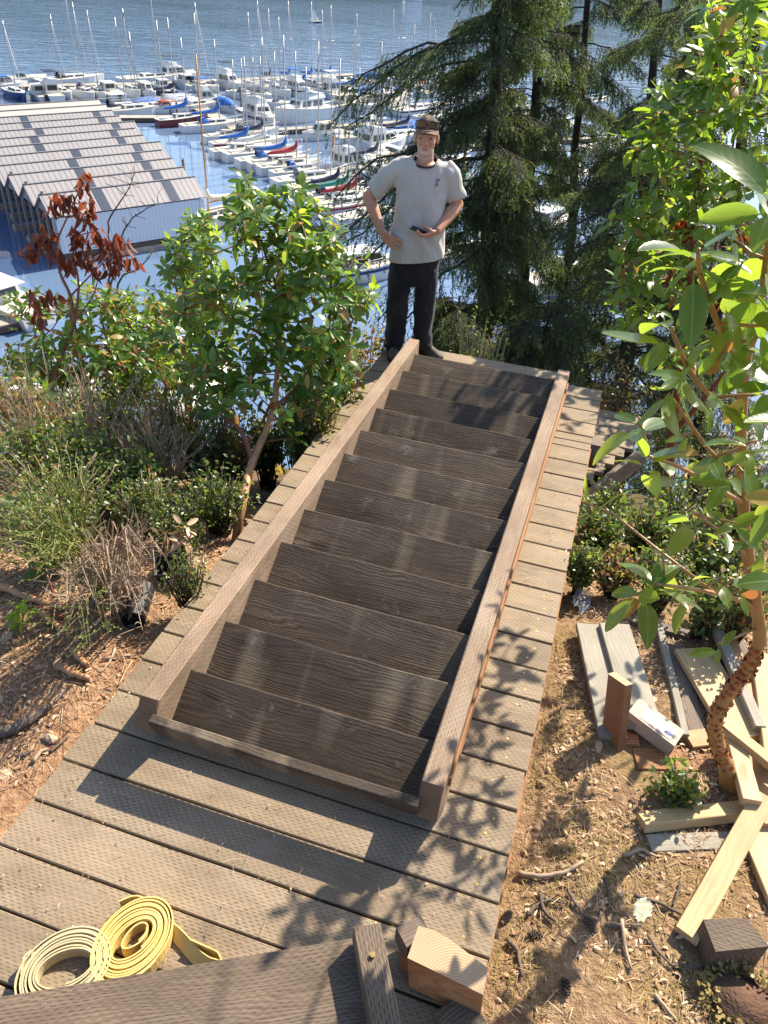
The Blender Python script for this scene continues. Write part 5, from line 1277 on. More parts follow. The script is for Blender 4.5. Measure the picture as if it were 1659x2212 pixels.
for i in range(NR):
    f = i/(NR-1)
    Rr = Vector((-33.0, 57.2, 0)).lerp(Vector((-58.2, 81.8, 0)), f); Lr = 12.0+7*f
    sp_ = 3.2; c = loc_bh(Vector((Rr.x, Rr.y, RZ))-E1*Lr/2)
    if i in (4, 7): c.x += .8
    hx = Lr/2; dz = EZ-RZ
    # local: x along ridge, y outwards (E2)
    for sgn, nm in ((-1, 'roof'), (1, 'roof')):
        hy = sp_/2+(.04 if sgn < 0 else .0); th = .07
        ang = math.atan2(-dz, hy); Ls = math.hypot(dz, hy)
        mb = MB().box((0, 0, 0), (Lr, Ls, th))
        o = mb.build(nm, [M_roofp if i > NR-3 else M_roof], bh); o.location = (c.x, c.y+sgn*hy/2, c.z+dz/2); o.rotation_euler = (sgn*-ang, 0, 0)
        if sgn < 0 and i < NR-2:
            for fx in (-.16+.03*i-(.12 if i > 4 else 0), .29+.012*i):
                if abs(fx)*Lr > hx-.5: continue
                s2 = MB().box((0, 0, 0), (.75, Ls*.96, .02)).build('skylight', [M_sky], o); s2.location = (fx*Lr, 0, th/2+.012)
    rdg = MB().bbox((0, 0, 0), (Lr+.06, .2, .04), .01).build('ridge_cap', [M_ridge], bh); rdg.location = (c.x, c.y, c.z+.045)
    # gable truss + posts at the open left end
    for py in (-sp_/2, 0):
        pst = MB().box((0, 0, 0), (.16, .16, EZ-WZ+(0 if py else 1.4))).build('post', [M_metal], bh); pst.location = (c.x-hx+.25, c.y+py, (EZ-WZ+(0 if py else 1.4))/2)
    MB().add([(c.x-hx+.2, c.y-sp_/2, c.z+dz), (c.x-hx+.2, c.y+sp_/2, c.z+dz), (c.x-hx+.2, c.y, c.z-.05), (c.x-hx+.35, c.y-sp_/2, c.z+dz), (c.x-hx+.35, c.y+sp_/2, c.z+dz), (c.x-hx+.35, c.y, c.z-.05)], [(0, 2, 1), (3, 4, 5), (0, 1, 4, 3), (1, 2, 5, 4), (2, 0, 3, 5)]).build('gable', [M_metal], bh)
    MB().add([(c.x+hx-.35, c.y-sp_/2, c.z+dz), (c.x+hx-.35, c.y+sp_/2, c.z+dz), (c.x+hx-.35, c.y, c.z-.05), (c.x+hx-.2, c.y-sp_/2, c.z+dz), (c.x+hx-.2, c.y+sp_/2, c.z+dz), (c.x+hx-.2, c.y, c.z-.05)], [(0, 2, 1), (3, 4, 5), (0, 1, 4, 3), (1, 2, 5, 4), (2, 0, 3, 5)]).build('gable', [M_wallw], bh)
    fl = MB().box((0, 0, 0), (Lr-.2, .7, .5)).build('finger_float', [M_dockw], bh); fl.location = (c.x, c.y-sp_/2+.2, .12)
    if i == 0:
        wl = MB().box((0, 0, 0), (Lr-.3, .12, EZ-WZ-.85)).build('end_wall', [M_wallw], bh); wl.location = (c.x, c.y-sp_/2+.12, (EZ-WZ+.62)/2)
        bs = MB().box((0, 0, 0), (Lr-.2, .3, .75)).build('base_beam', [M_piling], bh); bs.location = (c.x, c.y-sp_/2+.15, .3)
    back = MB().box((0, 0, 0), (.12, sp_-.02, EZ-WZ-.6)).build('back_wall', [M_wallw], bh); back.location = (c.x+hx-.45, c.y, (EZ-WZ)/2+.3)
def piling(p, h, label, r=.16, mat=None):
    o = MB().tube([(0, 0, -2), (0, 0, h)], [r, r*.95], 9).tube([(0, 0, h), (0, 0, h+.35)], [r*1.02, .02], 9, mi=1).build('piling', [mat or M_piling, M_white], None, True, loc=(p.x, p.y, WZ))
    return tag(o, label, 'piling', 'pilings of the marina docks')
def dock(a, b, wd, label, n=None):
    a, b = Vector(a), Vector(b); d = b-a; L = d.length; ang = math.atan2(d.y, d.x)
    root = empty('dock', ((a.x+b.x)/2, (a.y+b.y)/2, WZ), ang, label, 'dock')
    k = n or max(2, int(L/3)); 
    for i in range(k):
        o = MB().bbox((0, 0, 0), (L/k-.03, wd, .12), .01).build('deck_panel', [M_dockw], root); o.location = (-L/2+L*(i+.5)/k, 0, .5)
    for sy in (-1, 1):
        MB().box((0, 0, 0), (L, .12, .4)).build('side_rail', [M_piling], root, loc=(0, sy*(wd/2-.02), .30))
    MB().box((0, 0, 0), (L-.3, wd*.7, .45)).build('float', [M_black], root, loc=(0, 0, .1))
    return root
D1a, D1b = wpt(-40, 196), wpt(330, 188); dock(D1a, D1b, 2.0, 'outer dock behind the boathouse on the left', 16)
D2b = wpt(930, 160); dock(wpt(345, 187), D2b, 2.0, 'outer dock running right behind the rows of masts', 18)
dock(wpt(395, 222), wpt(800, 440), 2.2, 'main dock running down between the two rows of sailboats', 14)
dock(wpt(215, 262), wpt(430, 262), 1.8, 'short dock between boathouse and the first sailboats', 7)
dock(wpt(560, 292), wpt(930, 268), 1.4, 'dock behind the white flybridge cruisers', 10)
dock(wpt(720, 402), wpt(960, 350), 1.6, 'dock beside the man at shoulder height', 7)
dock(wpt(930, 330), wpt(1350, 300), 1.6, 'dock seen through the firs', 8)
dock(wpt(-40, 722), wpt(95, 690), 1.6, 'near dock at the left edge below the boathouse', 5)
for u, v, h, lab in ((521, 232, 2.6, 'dark piling beside the boats left of the tall wooden mast'), (560, 268, 2.2, 'dark piling at the end of the navy trawler'), (720, 345, 2.6, 'rusty piling with white cap on the main dock'), (770, 300, 2.4, 'thin dark piling near the far cruiser'), (385, 265, 2.4, 'dark piling at the short dock'), (370, 252, 1.6, 'small grey piling by the short dock'), (398, 376, 1.4, 'white topped piling right of the boathouse'), (4, 660, 2.2, 'dark piling at the left edge'), (880, 232, 2.2, 'dark piling in the far middle')):
    piling(wpt(u, v), h, lab, .15, M_rust if 'rusty' in lab else None)

def hull(L, B, F0, F1, stern=.75, n=11):
    """rings from stern to bow; x forward, z up from the waterline"""
    rings = []; sheer = []
    for i in range(n):
        f = i/(n-1); x = -L/2+L*f
        hb = B/2*(stern+(1-stern)*math.sin(min(1, f/.45)*math.pi/2)) if f < .45 else B/2*max(.0, (1-((f-.45)/.55)**2.2))
        hb = max(hb, .02); fb = F0+(F1-F0)*f**1.6
        wl = hb*(.84 if f < .9 else .6)
        xo = x+(.10*L*(f**6))*0
        rings.append([(x-.05*L*f**3, -wl*.75, -.25), (x-.02*L*f**3, -wl, .02), (x, -hb, fb), (x, hb, fb), (x-.02*L*f**3, wl, .02), (x-.05*L*f**3, wl*.75, -.25)])
        sheer.append((x, hb, fb))
    return rings, sheer
def boat_root(u, v, ang, label, cat, L):
    p = wpt(u, v); return empty('sailboat' if cat == 'sailboat' else 'motorboat', p, ang, label, cat, 'boats moored in the marina')
def mk_hull(root, L, B, F0, F1, hm, stripe=None, stern=.75):
    rings, sh = hull(L, B, F0, F1, stern); mb = MB().loft(rings); mb.build('hull', [hm], root)
    n = len(sh); vs = [(x, -hb*.95, fb+.015) for x, hb, fb in sh]+[(x, hb*.95, fb+.015) for x, hb, fb in sh]
    MB().add(vs, [(i, i+1, n+i+1, n+i) for i in range(n-1)]).build('deck', [M_white if hm is not M_white else M_cream], root)
    if stripe:
        m2 = MB()
        for s_ in (-1, 1):
            vs = []
            for r in rings[:-1]:
                a = Vector(r[2 if s_ < 0 else 3]); b = Vector(r[1 if s_ < 0 else 4])
                o_ = Vector((0, s_*.015, 0)); vs += [a.lerp(b, .12)+o_, a.lerp(b, .34)+o_]
            k = len(rings)-1; m2 = MB().add(vs, [(2*i, 2*i+1, 2*i+3, 2*i+2) for i in range(k-1)]); m2.build('hull_stripe', [stripe], root)
    return sh
def house(root, x0, x1, w0, w1, z0, h, mat=None, win=True, rake=.35, nm='cabin'):
    mat = mat or M_white
    b = [(x0, -w0/2), (x1, -w1/2), (x1, w1/2), (x0, w0/2)]; tp = [(x0+rake*.3*h, -w0*.42), (x1-rake*2*h, -w1*.40), (x1-rake*2*h, w1*.40), (x0+rake*.3*h, w0*.42)]
    vs = [(x, y, z0) for x, y in b]+[(x, y, z0+h) for x, y in tp]
    o = MB().add(vs, [(7, 6, 5, 4), (0, 1, 5, 4), (1, 2, 6, 5), (2, 3, 7, 6), (3, 0, 4, 7)]).build(nm, [mat], root)
    if win:
        V_ = [Vector(v) for v in vs]
        for i, (a, b_, c, d) in enumerate(((0, 1, 5, 4), (1, 2, 6, 5), (2, 3, 7, 6), (3, 0, 4, 7))):
            def q(s, t_): return V_[a].lerp(V_[b_], s).lerp(V_[d].lerp(V_[c], s), t_)
            nrm = (V_[b_]-V_[a]).cross(V_[d]-V_[a]).normalized()*.02
            for s0, s1 in (((.10, .44), (.52, .9)) if i in (0, 2) else ((.12, .88),)):
                MB().add([q(s0, .35)+nrm, q(s1, .35)+nrm, q(s1, .85)+nrm, q(s0, .85)+nrm], [(0, 1, 2, 3)]).build('window', [M_win], root)
    return o
def rail(root, sh, h=.55):
    m2 = MB()
    for s_ in (-1, 1):
        pts = [(x, s_*hb*.93, fb+h) for x, hb, fb in sh[5:]]; m2.tube(pts, .018, 3)
        for x, hb, fb in sh[5::2]: m2.tube([(x, s_*hb*.93, fb), (x, s_*hb*.93, fb+h)], .015, 3)
    tag(m2.build('pulpit_rail', [M_alu], root), kind='stuff')
def sailboat(u, v, ang, L, label, hm=None, cover=None, mh=None, dodger=None, stripe=None, mast=None, rig=True, bim=None, deckm=None, kayak=None, cov2=None):
    L *= .88; root = boat_root(u, v, ang, label, 'sailboat', L); B = L*.31; sh = mk_hull(root, L, B, .85, 1.15, hm or M_white, stripe, .72)
    house(root, -.16*L, .22*L, B*.56, B*.36, .9, .42, deckm, True, .25); house(root, -.42*L, -.17*L, B*.5, B*.5, .86, .12, M_cream, False, .1, 'cockpit')
    mh = mh or L*1.32; mx = .10*L
    MB().tube([(mx, 0, .9), (mx, 0, mh)], [.085, .055], 6).build('mast', [mast or M_alu], root, True)
    MB().tube([(mx, -.75, mh*.58), (mx, .75, mh*.58)], .022, 4).build('spreader', [M_alu], root)
    MB().tube([(mx, 0, 1.95), (-.36*L, 0, 1.9)], .06, 5).build('boom', [mast or M_alu], root)
    if cover:
        pts = [(mx+.08, 0, 3.1), (mx-.05, 0, 2.55), (mx-.35, 0, 2.28), (-.12*L, 0, 2.12), (-.28*L, 0, 2.05), (-.36*L, 0, 1.98)]
        MB().tube(pts, [.10, .20, .25, .22, .17, .06], 8, up=(0, 1, 0)).build('sail_cover', [cover], root, True)
    for nm, a, b in (('forestay', (.48*L, 0, 1.2), (mx, 0, mh*.97)), ('backstay', (-.49*L, 0, .95), (mx, 0, mh)), ('shroud', (mx-.1, B*.46, 1), (mx, 0, mh*.95)), ('shroud', (mx-.1, -B*.46, 1), (mx, 0, mh*.95))):
        MB().tube([a, b], .014 if nm != 'forestay' else (.05 if rig == 2 else .016), 3).build(nm, [M_line if not (nm == 'forestay' and cov2) else cov2], root)
    if dodger:
        MB().loft([[(x, B*.27*math.cos(a), 1.0+hh*math.sin(a)) for a in [math.pi*k/8 for k in range(9)]] for x, hh in ((-.20*L, .75), (-.15*L, .82), (-.09*L, .35))], cap=False).build('dodger', [dodger], root, True)
    if bim: MB().loft([[(x, B*.3*math.cos(a), 1.9+.25*math.sin(a)) for a in [math.pi*k/6 for k in range(7)]] for x in (-.40*L, -.24*L)], cap=False).build('bimini', [bim], root, True)
    if kayak:
        MB().tube([(-.1*L, -B*.3, 1.45), (.0, -B*.3, 1.5), (.12*L, -B*.3, 1.5), (.25*L, -B*.25, 1.45)], [.03, .3, .3, .03], 8, flat=.6).build('kayak_cover', [kayak], root, True)
    rail(root, sh); return root
def motor(u, v, ang, L, label, hm=None, style='cabin', top=None, stripe=None, hs=1.0):
    L *= .9; root = boat_root(u, v, ang, label, 'motorboat', L); B = L*.34; F0 = .11*L*hs; sh = mk_hull(root, L, B, F0, F0*1.45, hm or M_white, stripe, .92)
    if style == 'fly':
        house(root, -.25*L, .20*L, B*.78, B*.62, F0, 1.25); house(root, .12*L, .40*L, B*.55, B*.2, F0*1.15, .45, None, False)
        house(root, -.26*L, .02*L, B*.72, B*.62, F0+1.25, .55, None, False, .3, 'flybridge')
        MB().box((-.13*L, 0, F0+2.75), (.26*L, B*.66, .07)).build('bimini', [top or M_navy], root)
        for sx in (-.25, -.01):
            for sy in (-1, 1): MB().tube([(sx*L, sy*B*.31, F0+1.7), (sx*L, sy*B*.31, F0+2.73)], .02, 4).build('bimini_post', [M_alu], root)
    elif style == 'cabin':
        house(root, -.12*L, .26*L, B*.72, B*.45, F0*1.05, 1.05); house(root, .18*L, .42*L, B*.5, B*.18, F0*1.2, .3, None, False)
        MB().box((-.05*L, 0, F0+1.12), (.34*L, B*.66, .06)).build('hardtop', [top or M_white], root)
        MB().box((-.5*L-.2, 0, .55), (.35, .4, .8)).build('outboard', [M_black], root)
    elif style == 'open':
        house(root, -.02*L, .14*L, B*.7, B*.6, F0*1.1, .45, M_win, False, .6, 'windscreen')
        MB().box((-.22*L, 0, F0+.1), (.28*L, B*.7, .18)).build('cockpit_seat', [M_cream], root)
        MB().box((-.5*L-.15, 0, .5), (.3, .35, .75)).build('outboard', [M_black], root)
        if top: MB().box((-.12*L, 0, F0+1.35), (.3*L, B*.7, .06)).build('bimini', [top], root); MB().tube([(-.2*L, B*.33, F0), (-.12*L, B*.33, F0+1.35)], .02, 4).build('bimini_post', [M_alu], root)
    elif style == 'cover':
        MB().loft([[(x, B*.47*w_*math.cos(a), F0+h_*math.sin(a)) for a in [math.pi*k/8 for k in range(9)]] for x, h_, w_ in ((-.48*L, .3, .95), (-.2*L, .95, 1), (.1*L, 1.0, .95), (.35*L, .5, .55), (.47*L, .2, .1))]).build('boat_cover', [top or M_tanc], root, True)
    if style in ('fly', 'cabin'): rail(root, sh)
    return root
IN = A2+math.pi      # bow towards the shore
S = sailboat; K = motor
S(36, 212, IN, 8.5, 'navy blue hulled sailboat, first on the left of the outer dock', M_navyh, mh=9.2, rig=2)
K(84, 213, A2, 7, 'white cabin boat with dark outboard between the navy and the first white sailboat')
S(135, 210, IN, 8.2, 'white sailboat, bow towards the boathouse, left of its twin', mh=10)
S(184, 211, IN, 8.2, 'white sailboat, bow towards the boathouse, right of its twin', mh=11.5, dodger=M_navy)
K(236, 211, A2, 8.5, 'white cabin cruiser with big square windows behind the boathouse end', hs=1.1)
S(284, 206, IN, 7.5, 'small white sailboat just right of the square-windowed cruiser', mh=10.8, cov2=M_navy, rig=2)
K(45, 183, A1, 9, 'long low white runabout outside the outer dock at far left', style='open')
K(8, 196, A1, 8, 'white boat with a blue roll on top at the left edge', top=M_blue)
S(156, 181, A1+.1, 12.5, 'long white sloop with dark dodger moored outside the outer dock', mh=13.5, dodger=M_navy)
S(330, 178, A1, 13, 'long white sloop with a black pennant outside the dock', mh=14.2, stripe=None)
K(383, 174, A1, 9.5, 'white cruiser with dark canopies moored behind the long pennant sloop', style='fly', hs=.9)
K(352, 201, A2, 7, 'dark pilothouse boat with an orange lifering', hm=M_black, hs=1.1)
K(402, 190, A2, 8, 'white cruiser with angled bow rail left of the tall wooden mast', style='cabin')
S(288, 250, A1-.05, 9, 'plain white sailboat alongside the short dock, nearest the boathouse', mh=9.4)
S(346, 244, A1-.05, 9, 'white sloop with an orange cover on deck', mh=10.6, kayak=M_orange)
K(391, 232, A1, 7.5, 'grey covered motorboat under the thin masts', style='cover', top=M_greyh)
S(396, 270, A1, 8, 'maroon hulled boat at the piling', M_maroon, mh=9.5, cover=M_blue)
S(462, 282, A1-.1, 9.5, 'white sailboat with bright blue sail cover, topmost of the left row', cover=M_blue, mh=9.8, dodger=M_blue)
K(497, 192, IN, 9, 'white cruiser with black canopy on the outer dock', style='fly', top=M_black, hs=.95)
S(538, 194, IN, 8, 'white sailboat right of the black canopied cruiser', mh=10.5)
S(580, 194, IN, 8.2, 'white sailboat with navy sail cover on the outer dock', cover=M_navy, mh=11)
S(621, 191, IN, 8.2, 'white sailboat with blue cover, left of two alike on the outer dock', cover=M_blue, mh=12)
S(668, 190, IN, 8.4, 'white sailboat with blue cover and blue dodger on the outer dock', cover=M_blue, dodger=M_blue, mh=12)
S(708, 186, IN, 8.4, 'white sailboat with blue cover and navy bimini on the outer dock', cover=M_blue, bim=M_navy, mh=11.5)
K(735, 184, A2, 7.5, 'small white open boat right of the navy bimini', style='open')
S(762, 186, IN, 7.8, 'white sailboat under the leaning white mast', mh=10.5)
K(786, 190, A1, 7.5, 'boat with a flat blue canopy in the far middle', style='open', top=M_blue)
K(815, 183, IN, 8.5, 'white boat under a sagging blue tarpaulin', style='cover', top=M_blue)
S(856, 186, IN, 9, 'white sailboat below the drooping fir branch', mh=12.5)
K(912, 176, A1, 8.5, 'white cruiser half hidden by the fir branch tip', style='cabin')
K(884, 200, A1, 8, 'low boat with navy canopy near the fir', style='open', top=M_navy)
S(834, 214, A1+.2, 9.5, 'pale grey hulled sloop in the far middle', M_greyh, mh=12)
K(905, 206, A2, 7, 'boat with a red canopy beside the fir foliage', style='open', top=M_red)
K(562, 268, IN-.2, 11.5, 'white and navy trawler with black flybridge canopy', style='fly', top=M_black, stripe=M_navy)
K(656, 260, A1+math.pi+.25, 12.5, 'big white flybridge cruiser with dark side windows and fenders', style='fly', top=M_black, hs=1.15)
K(745, 246, A1+.15, 11, 'white cruiser right behind the big flybridge one', style='cabin', hs=1.3, top=M_tanc)
K(828, 244, A1+.15, 12, 'broad white motor yacht with flared bow in the middle', style='cabin', hs=1.35)
S(905, 246, A1+.1, 11, 'white sloop with a dark blue band beyond the cap', stripe=M_navy, mh=12.5)
K(487, 239, IN, 7, 'small white fishing boat with blue tarpaulin', style='cover', top=M_blue)
K(600, 234, A1+2.4, 7.5, 'white runabout between trawler and flybridge cruiser', style='open')
S(500, 306, A1-.08, 7.8, 'small sailboat with tan deck and an outboard', deckm=M_tanc, mh=8.5)
S(518, 321, A1-.08, 8, 'white sailboat with thin red side rails', stripe=M_red, mh=9)
S(524, 337, A1-.08, 8.4, 'white sailboat with red bottom and blue sail cover', stripe=None, hm=M_white, cover=M_blue, mh=9.6)
S(585, 357, A1-.1, 8.8, 'white sloop with blue dodger and a round lifebuoy', dodger=M_blue, cover=None, mh=10.6)
S(628, 372, A1-.1, 8.4, 'cream decked sailboat with a red sail cover', cover=M_red, deckm=M_cream, mh=11)
S(650, 384, A1-.1, 7.6, 'white sailboat with a small blue dodger below the red cover', dodger=M_blue, mh=10)
S(672, 400, A1-.1, 9.4, 'white sloop with grey dodger and long side windows', dodger=M_greyh, mh=12.4)
S(716, 438, A1-.1, 8, 'white sailboat with dark upright sail bag and lifebuoy', cover=M_navy, dodger=M_navy, mh=11.8)
S(752, 458, A1-.1, 9, 'white sloop with broad red stripe and red sail cover', stripe=M_red, cover=M_red, mh=11.5)
S(800, 482, A1-.1, 8, 'white open-cockpit sailboat nearest the man\'s elbow', deckm=M_cream, mh=10.5)
K(788, 326, A2+.1, 10.5, 'white trawler seen from astern with cluttered flybridge', style='fly', top=M_white)
S(868, 306, A1, 10.5, 'white sloop with a long navy boom cover behind the cap', cover=M_navy, mh=12.5)
K(842, 344, A1+.2, 7.5, 'low white runabout behind the man\'s shoulder', style='open')
K(880, 362, A1, 7, 'small boat with grey canopy beside the man\'s neck', style='open', top=M_greyh)
K(968, 404, A1, 7.5, 'white boat with teal cover right of the man\'s neck', style='cover', top=M_teal)
K(820, 400, A2, 8, 'blue striped white boat behind the man\'s sleeve', stripe=M_navyh)
S(470, 486, A1+math.pi+.2, 9.8, 'old cream ketch with tall varnished mast beside the boathouse', M_cream, cover=M_tanc, mh=12.6, mast=M_varn, deckm=M_tanc)
K(775, 600, A1-.2, 9.5, 'white boat with navy stripe glimpsed behind the fir left of the legs', stripe=M_navyh)
K(8, 672, A2+.3, 8.5, 'white motorboat at the left edge near the dock', hs=1.1)
K(95, 905, A1, 7, 'white boat glimpsed through the left shrubs', style='cabin')
K(430, 872, A1+.5, 8, 'white boat under the bank seen between dark stems', style='cover', top=M_white)
K(300, 800, A1+.2, 7.5, 'white boat hidden behind the low madrone', style='cabin')
K(1640, 985, A1, 7, 'white covered boat below the bank at the right edge', style='cover', top=M_white)
for k, (u, v, st, lab) in enumerate(((985, 232, 's', 'white sailboat at the edge of the fir foliage'), (1030, 300, 'c', 'white cruiser behind the forked fir trunk'), (1060, 215, 's', 'sailboat whose hull shows left of the second fir'), (1120, 262, 'c', 'white cruiser between the two dark firs'), (1150, 350, 's', 'sailboat low between the firs'), (1205, 290, 'c', 'white cruiser right of the second fir'), (1230, 400, 'f', 'flybridge boat in the gap of the yellow-green fir'), (1280, 230, 's', 'far sailboat behind the yellow-green fir'), (1310, 330, 'c', 'white cruiser left of the tall madrone crown'), (1100, 470, 's', 'sailboat low behind the forked fir'), (1180, 500, 'c', 'white boat low between fir and landing'), (1010, 560, 's', 'sailboat behind the man\'s hip on the right'), (1345, 420, 'f', 'flybridge boat at the left edge of the tall madrone'), (1240, 620, 'c', 'white boat just above the far end of the boardwalk'))):
    if st == 's': S(u, v, A1+U(-.2, .2), U(8, 10), lab, mh=U(9.5, 12), cover=random.choice([M_blue, M_navy, None, M_white]))
    else: K(u, v, A1+U(-.4, .4), U(8, 10), lab, style='fly' if st == 'f' else 'cabin')
for u, v, st, a, cv, lab in ((110, 212, 'k', A2, 0, 'small white boat squeezed between the dark outboard and the twin sailboats'), (212, 211, 's', IN, 0, 'slim white sailboat left of the square-windowed cruiser'), (315, 208, 'k', IN, 0, 'small dinghy-like boat right of the little white sailboat'), (262, 246, 's', A1, 0, 'white sailboat tucked against the boathouse roof end'), (320, 238, 'k', A1, 0, 'white launch between the two sloops on the short dock'), (370, 226, 's', A1, M_navy, 'white sailboat with navy cover behind the orange covered sloop'), (430, 196, 's', IN, 0, 'white sailboat just right of the tall wooden mast top'), (455, 194, 'k', IN, 0, 'white cabin boat left of the black canopied cruiser'), (425, 240, 's', A1, 0, 'white sailboat behind the bright blue sail cover'), (450, 226, 'k', A1, M_blue, 'blue topped boat inside the outer dock'), (520, 212, 'k', IN, 0, 'little white boat in front of the black canopied cruiser'), (558, 214, 's', IN, 0, 'white sailboat inside the outer dock left of the navy cover'), (600, 205, 's', IN, 0, 'bare-masted white sailboat between navy and blue covers'), (645, 206, 'k', IN, 0, 'white boat between the two blue covers'), (690, 206, 's', IN, M_white, 'white sailboat with a white cover inside the outer dock'), (725, 208, 'k', A1, 0, 'white boat inside the outer dock below the navy bimini'), (755, 212, 's', A1, M_blue, 'white sailboat with blue cover under the leaning mast'), (800, 214, 'k', A1, 0, 'white boat below the flat blue canopy'), (860, 218, 'k', A1, 0, 'white boat left of the red canopy'), (925, 196, 's', IN, 0, 'sailboat close to the fir trunk behind foliage'), (540, 300, 's', A1-.08, 0, 'white sailboat just right of the tan decked one'), (555, 320, 's', A1-.08, M_navy, 'white sailboat with navy cover right of the red rails'), (560, 342, 's', A1-.08, M_white, 'white sailboat with white cover left of the lifebuoy sloop'), (605, 364, 's', A1-.1, M_blue, 'white sailboat with blue cover right of the lifebuoy sloop'), (700, 415, 's', A1-.1, 0, 'bare-decked white sailboat above the dark sail bag'), (735, 446, 's', A1-.1, M_teal, 'white sailboat with teal cover left of the red stripe'), (700, 300, 'k', A1+math.pi, 0, 'white cruiser stern-on below the big flybridge one'), (760, 372, 'k', A1, 0, 'white runabout below the cluttered trawler'), (800, 372, 's', A1, M_navy, 'white sailboat with navy cover beside the fir branch'), (830, 322, 'k', A1, M_greyh, 'grey topped boat left of the long navy boom'), (905, 290, 'k', A1, 0, 'white boat just right of the cap'), (945, 262, 's', A1, 0, 'white sailboat at the left edge of the fir'), (955, 320, 'k', A1, 0, 'white boat beside the fir right of the face'), (960, 365, 's', A1, M_blue, 'sailboat with blue cover right of the beard')):
    if st == 's': S(u, v, a+U(-.06, .06), U(7.5, 9.5), lab, mh=U(8.5, 12.5), cover=cv or None, dodger=random.choice([None, M_navy, M_greyh, None]), rig=random.choice([True, 2]))
    else: K(u, v, a+U(-.1, .1), U(6.5, 8.5), lab, style=random.choice(['cabin', 'open', 'cover', 'fly']), top=cv or random.choice([M_white, M_navy, M_tanc, M_blue]), stripe=random.choice([None, M_navy, None]))
# lone dinghy under sail and a far launch
r = empty('sailing_boat', wpt(684, 49), math.atan2(.75, .45), 'small boat under a white sail crossing the open water', 'sailboat')
mk_hull(r, 4.9, 1.5, .35, .5, M_navyh)
MB().tube([(-.9, 0, .4), (-.95, 0, 3.5)], .04, 5).build('mast', [M_alu], r)
MB().add([(-1.05, 0, .75), (-2.35, .25, .65), (-1.0, .02, 3.5), (-1.65, .22, 1.8), (-1.55, .16, .7)], [(0, 4, 2), (4, 3, 2), (4, 1, 3)]).build('mainsail', [plain('sailcloth', (.8, .79, .75), .8, .03, 1)], r)
MB().add([(-.9, 0, 3.3), (.6, .05, .6), (-.7, .18, .7)], [(0, 1, 2)]).build('jib', [M_white], r)
MB().ell((.3, 0, .85), (.2, .2, .45), 10, 7).build('crew_figure', [M_cream], r)
r = empty('launch', wpt(890, 3), math.atan2(.3, .9), 'white launch far out at the top edge', 'motorboat')
mk_hull(r, 9, 2.8, .8, 1.2, M_white); house(r, -2, 2, 2, 1.6, .9, 1.2)
# ---------------------------------------------------------------- litter on the soil
def clump(x0, x1, y0, y1, s):
    while True:
        x, y = U(x0, x1), U(y0, y1)
        if noise.noise(Vector((x*2.6, y*2.6, s)))*.9+.5+noise.noise(Vector((x*9, y*9, s)))*.4 > random.random(): return Vector((x, y, 0))
def rnd_right(): return clump(.15, 1.7, .6, 4.6, 2.0)
def rnd_left(): return clump(-3.6, -1.74, .9, 3.4, 7.0)
# fine needles, chips and straw: one mass per side
def litter(name, label, fn, n, mats, lo, hi, wd):
    V, F = [], []; 
    for i in range(n):
        p = fn(); z = gz(p.x, p.y)+U(.001, .012); a = U(0, 6.28); L = U(lo, hi); w_ = U(.4, 1)*wd; d = Vector((math.cos(a), math.sin(a), U(-.22, .3))); s = Vector((-d.y, d.x, U(-.4, .4)))
        c = Vector((p.x, p.y, z)); o = len(V); m = c+Vector((0, 0, U(0, .006)))
        V += [c-d*L/2-s*w_/2, m-s*w_/2, c+d*L/2-s*w_*.2, c+d*L/2+s*w_*.2, m+s*w_/2, c-d*L/2+s*w_/2]
        F += [(o, o+1, o+4, o+5), (o+1, o+2, o+3, o+4)]
    tag(link(name, mesh_np(name, [tuple(v) for v in V], F), mats), label, 'litter', kind='stuff')
M_straw = leafmat('straw', [(0, (.18, .10, .05)), (.4, (.33, .205, .11)), (.8, (.49, .34, .20)), (1, (.60, .46, .30))], [(0, (.3, .18, .1)), (1, (.4, .28, .15))], .06, .8, spec=.2)
M_chip = leafmat('wood_chip', [(0, (.26, .13, .07)), (.4, (.42, .25, .14)), (.8, (.56, .38, .24)), (1, (.62, .48, .34))], [(0, (.3, .2, .1)), (1, (.4, .3, .15))], .08, .7)
litter('needle_litter', 'dry needles and straw covering the soil right of the boardwalk', rnd_right, 11000, M_straw, .02, .075, .0035)
litter('chip_litter', 'small bark chips and leaf crumbs on the right soil', rnd_right, 3600, M_chip, .008, .03, .013)
litter('needle_litter', 'dry straw and roots over the reddish soil left of the boardwalk', rnd_left, 9000, M_straw, .03, .12, .004)
litter('chip_litter', 'wood chips scattered over the reddish left soil', rnd_left, 2400, M_chip, .01, .04, .016)
M_moss = leafmat('moss_tuft', [(0, (.17, .12, .035)), (.6, (.30, .22, .07)), (1, (.38, .29, .11))], [(0, (.2, .2, .03)), (1, (.35, .3, .06))], .2, .8)
mpts = [at_g(u, v) for u, v in ((1220, 1500), (1205, 1590), (1240, 1420), (1190, 1700), (1260, 1780), (1230, 1850), (1300, 1900), (1180, 1950), (1450, 2150), (1560, 2170), (1350, 1830), (1120, 2120), (1400, 1960))]
def rnd_moss():
    c = random.choice(mpts); return Vector((max(.13, c.x+random.gauss(0, .07)), c.y+random.gauss(0, .07), 0))
litter('moss_patches', 'yellow-brown moss patches on the right soil', rnd_moss, 2600, M_moss, .012, .035, .004)
def rnd_deck():
    while True:
        x, y = U(XL+.05, XR-.03), U(.5, 5.4)
        if not (-1.42 < x < -.15 and y > 1.6) or random.random() < .0: return Vector((x, y, 0))
_g = gz
def gz(x, y): return .0015 if XL < x < XR and y < 5.6 else _g(x, y)
litter('deck_litter', 'scattered straw and needles lying on the boardwalk planks', rnd_deck, 420, M_straw, .015, .06, .002)
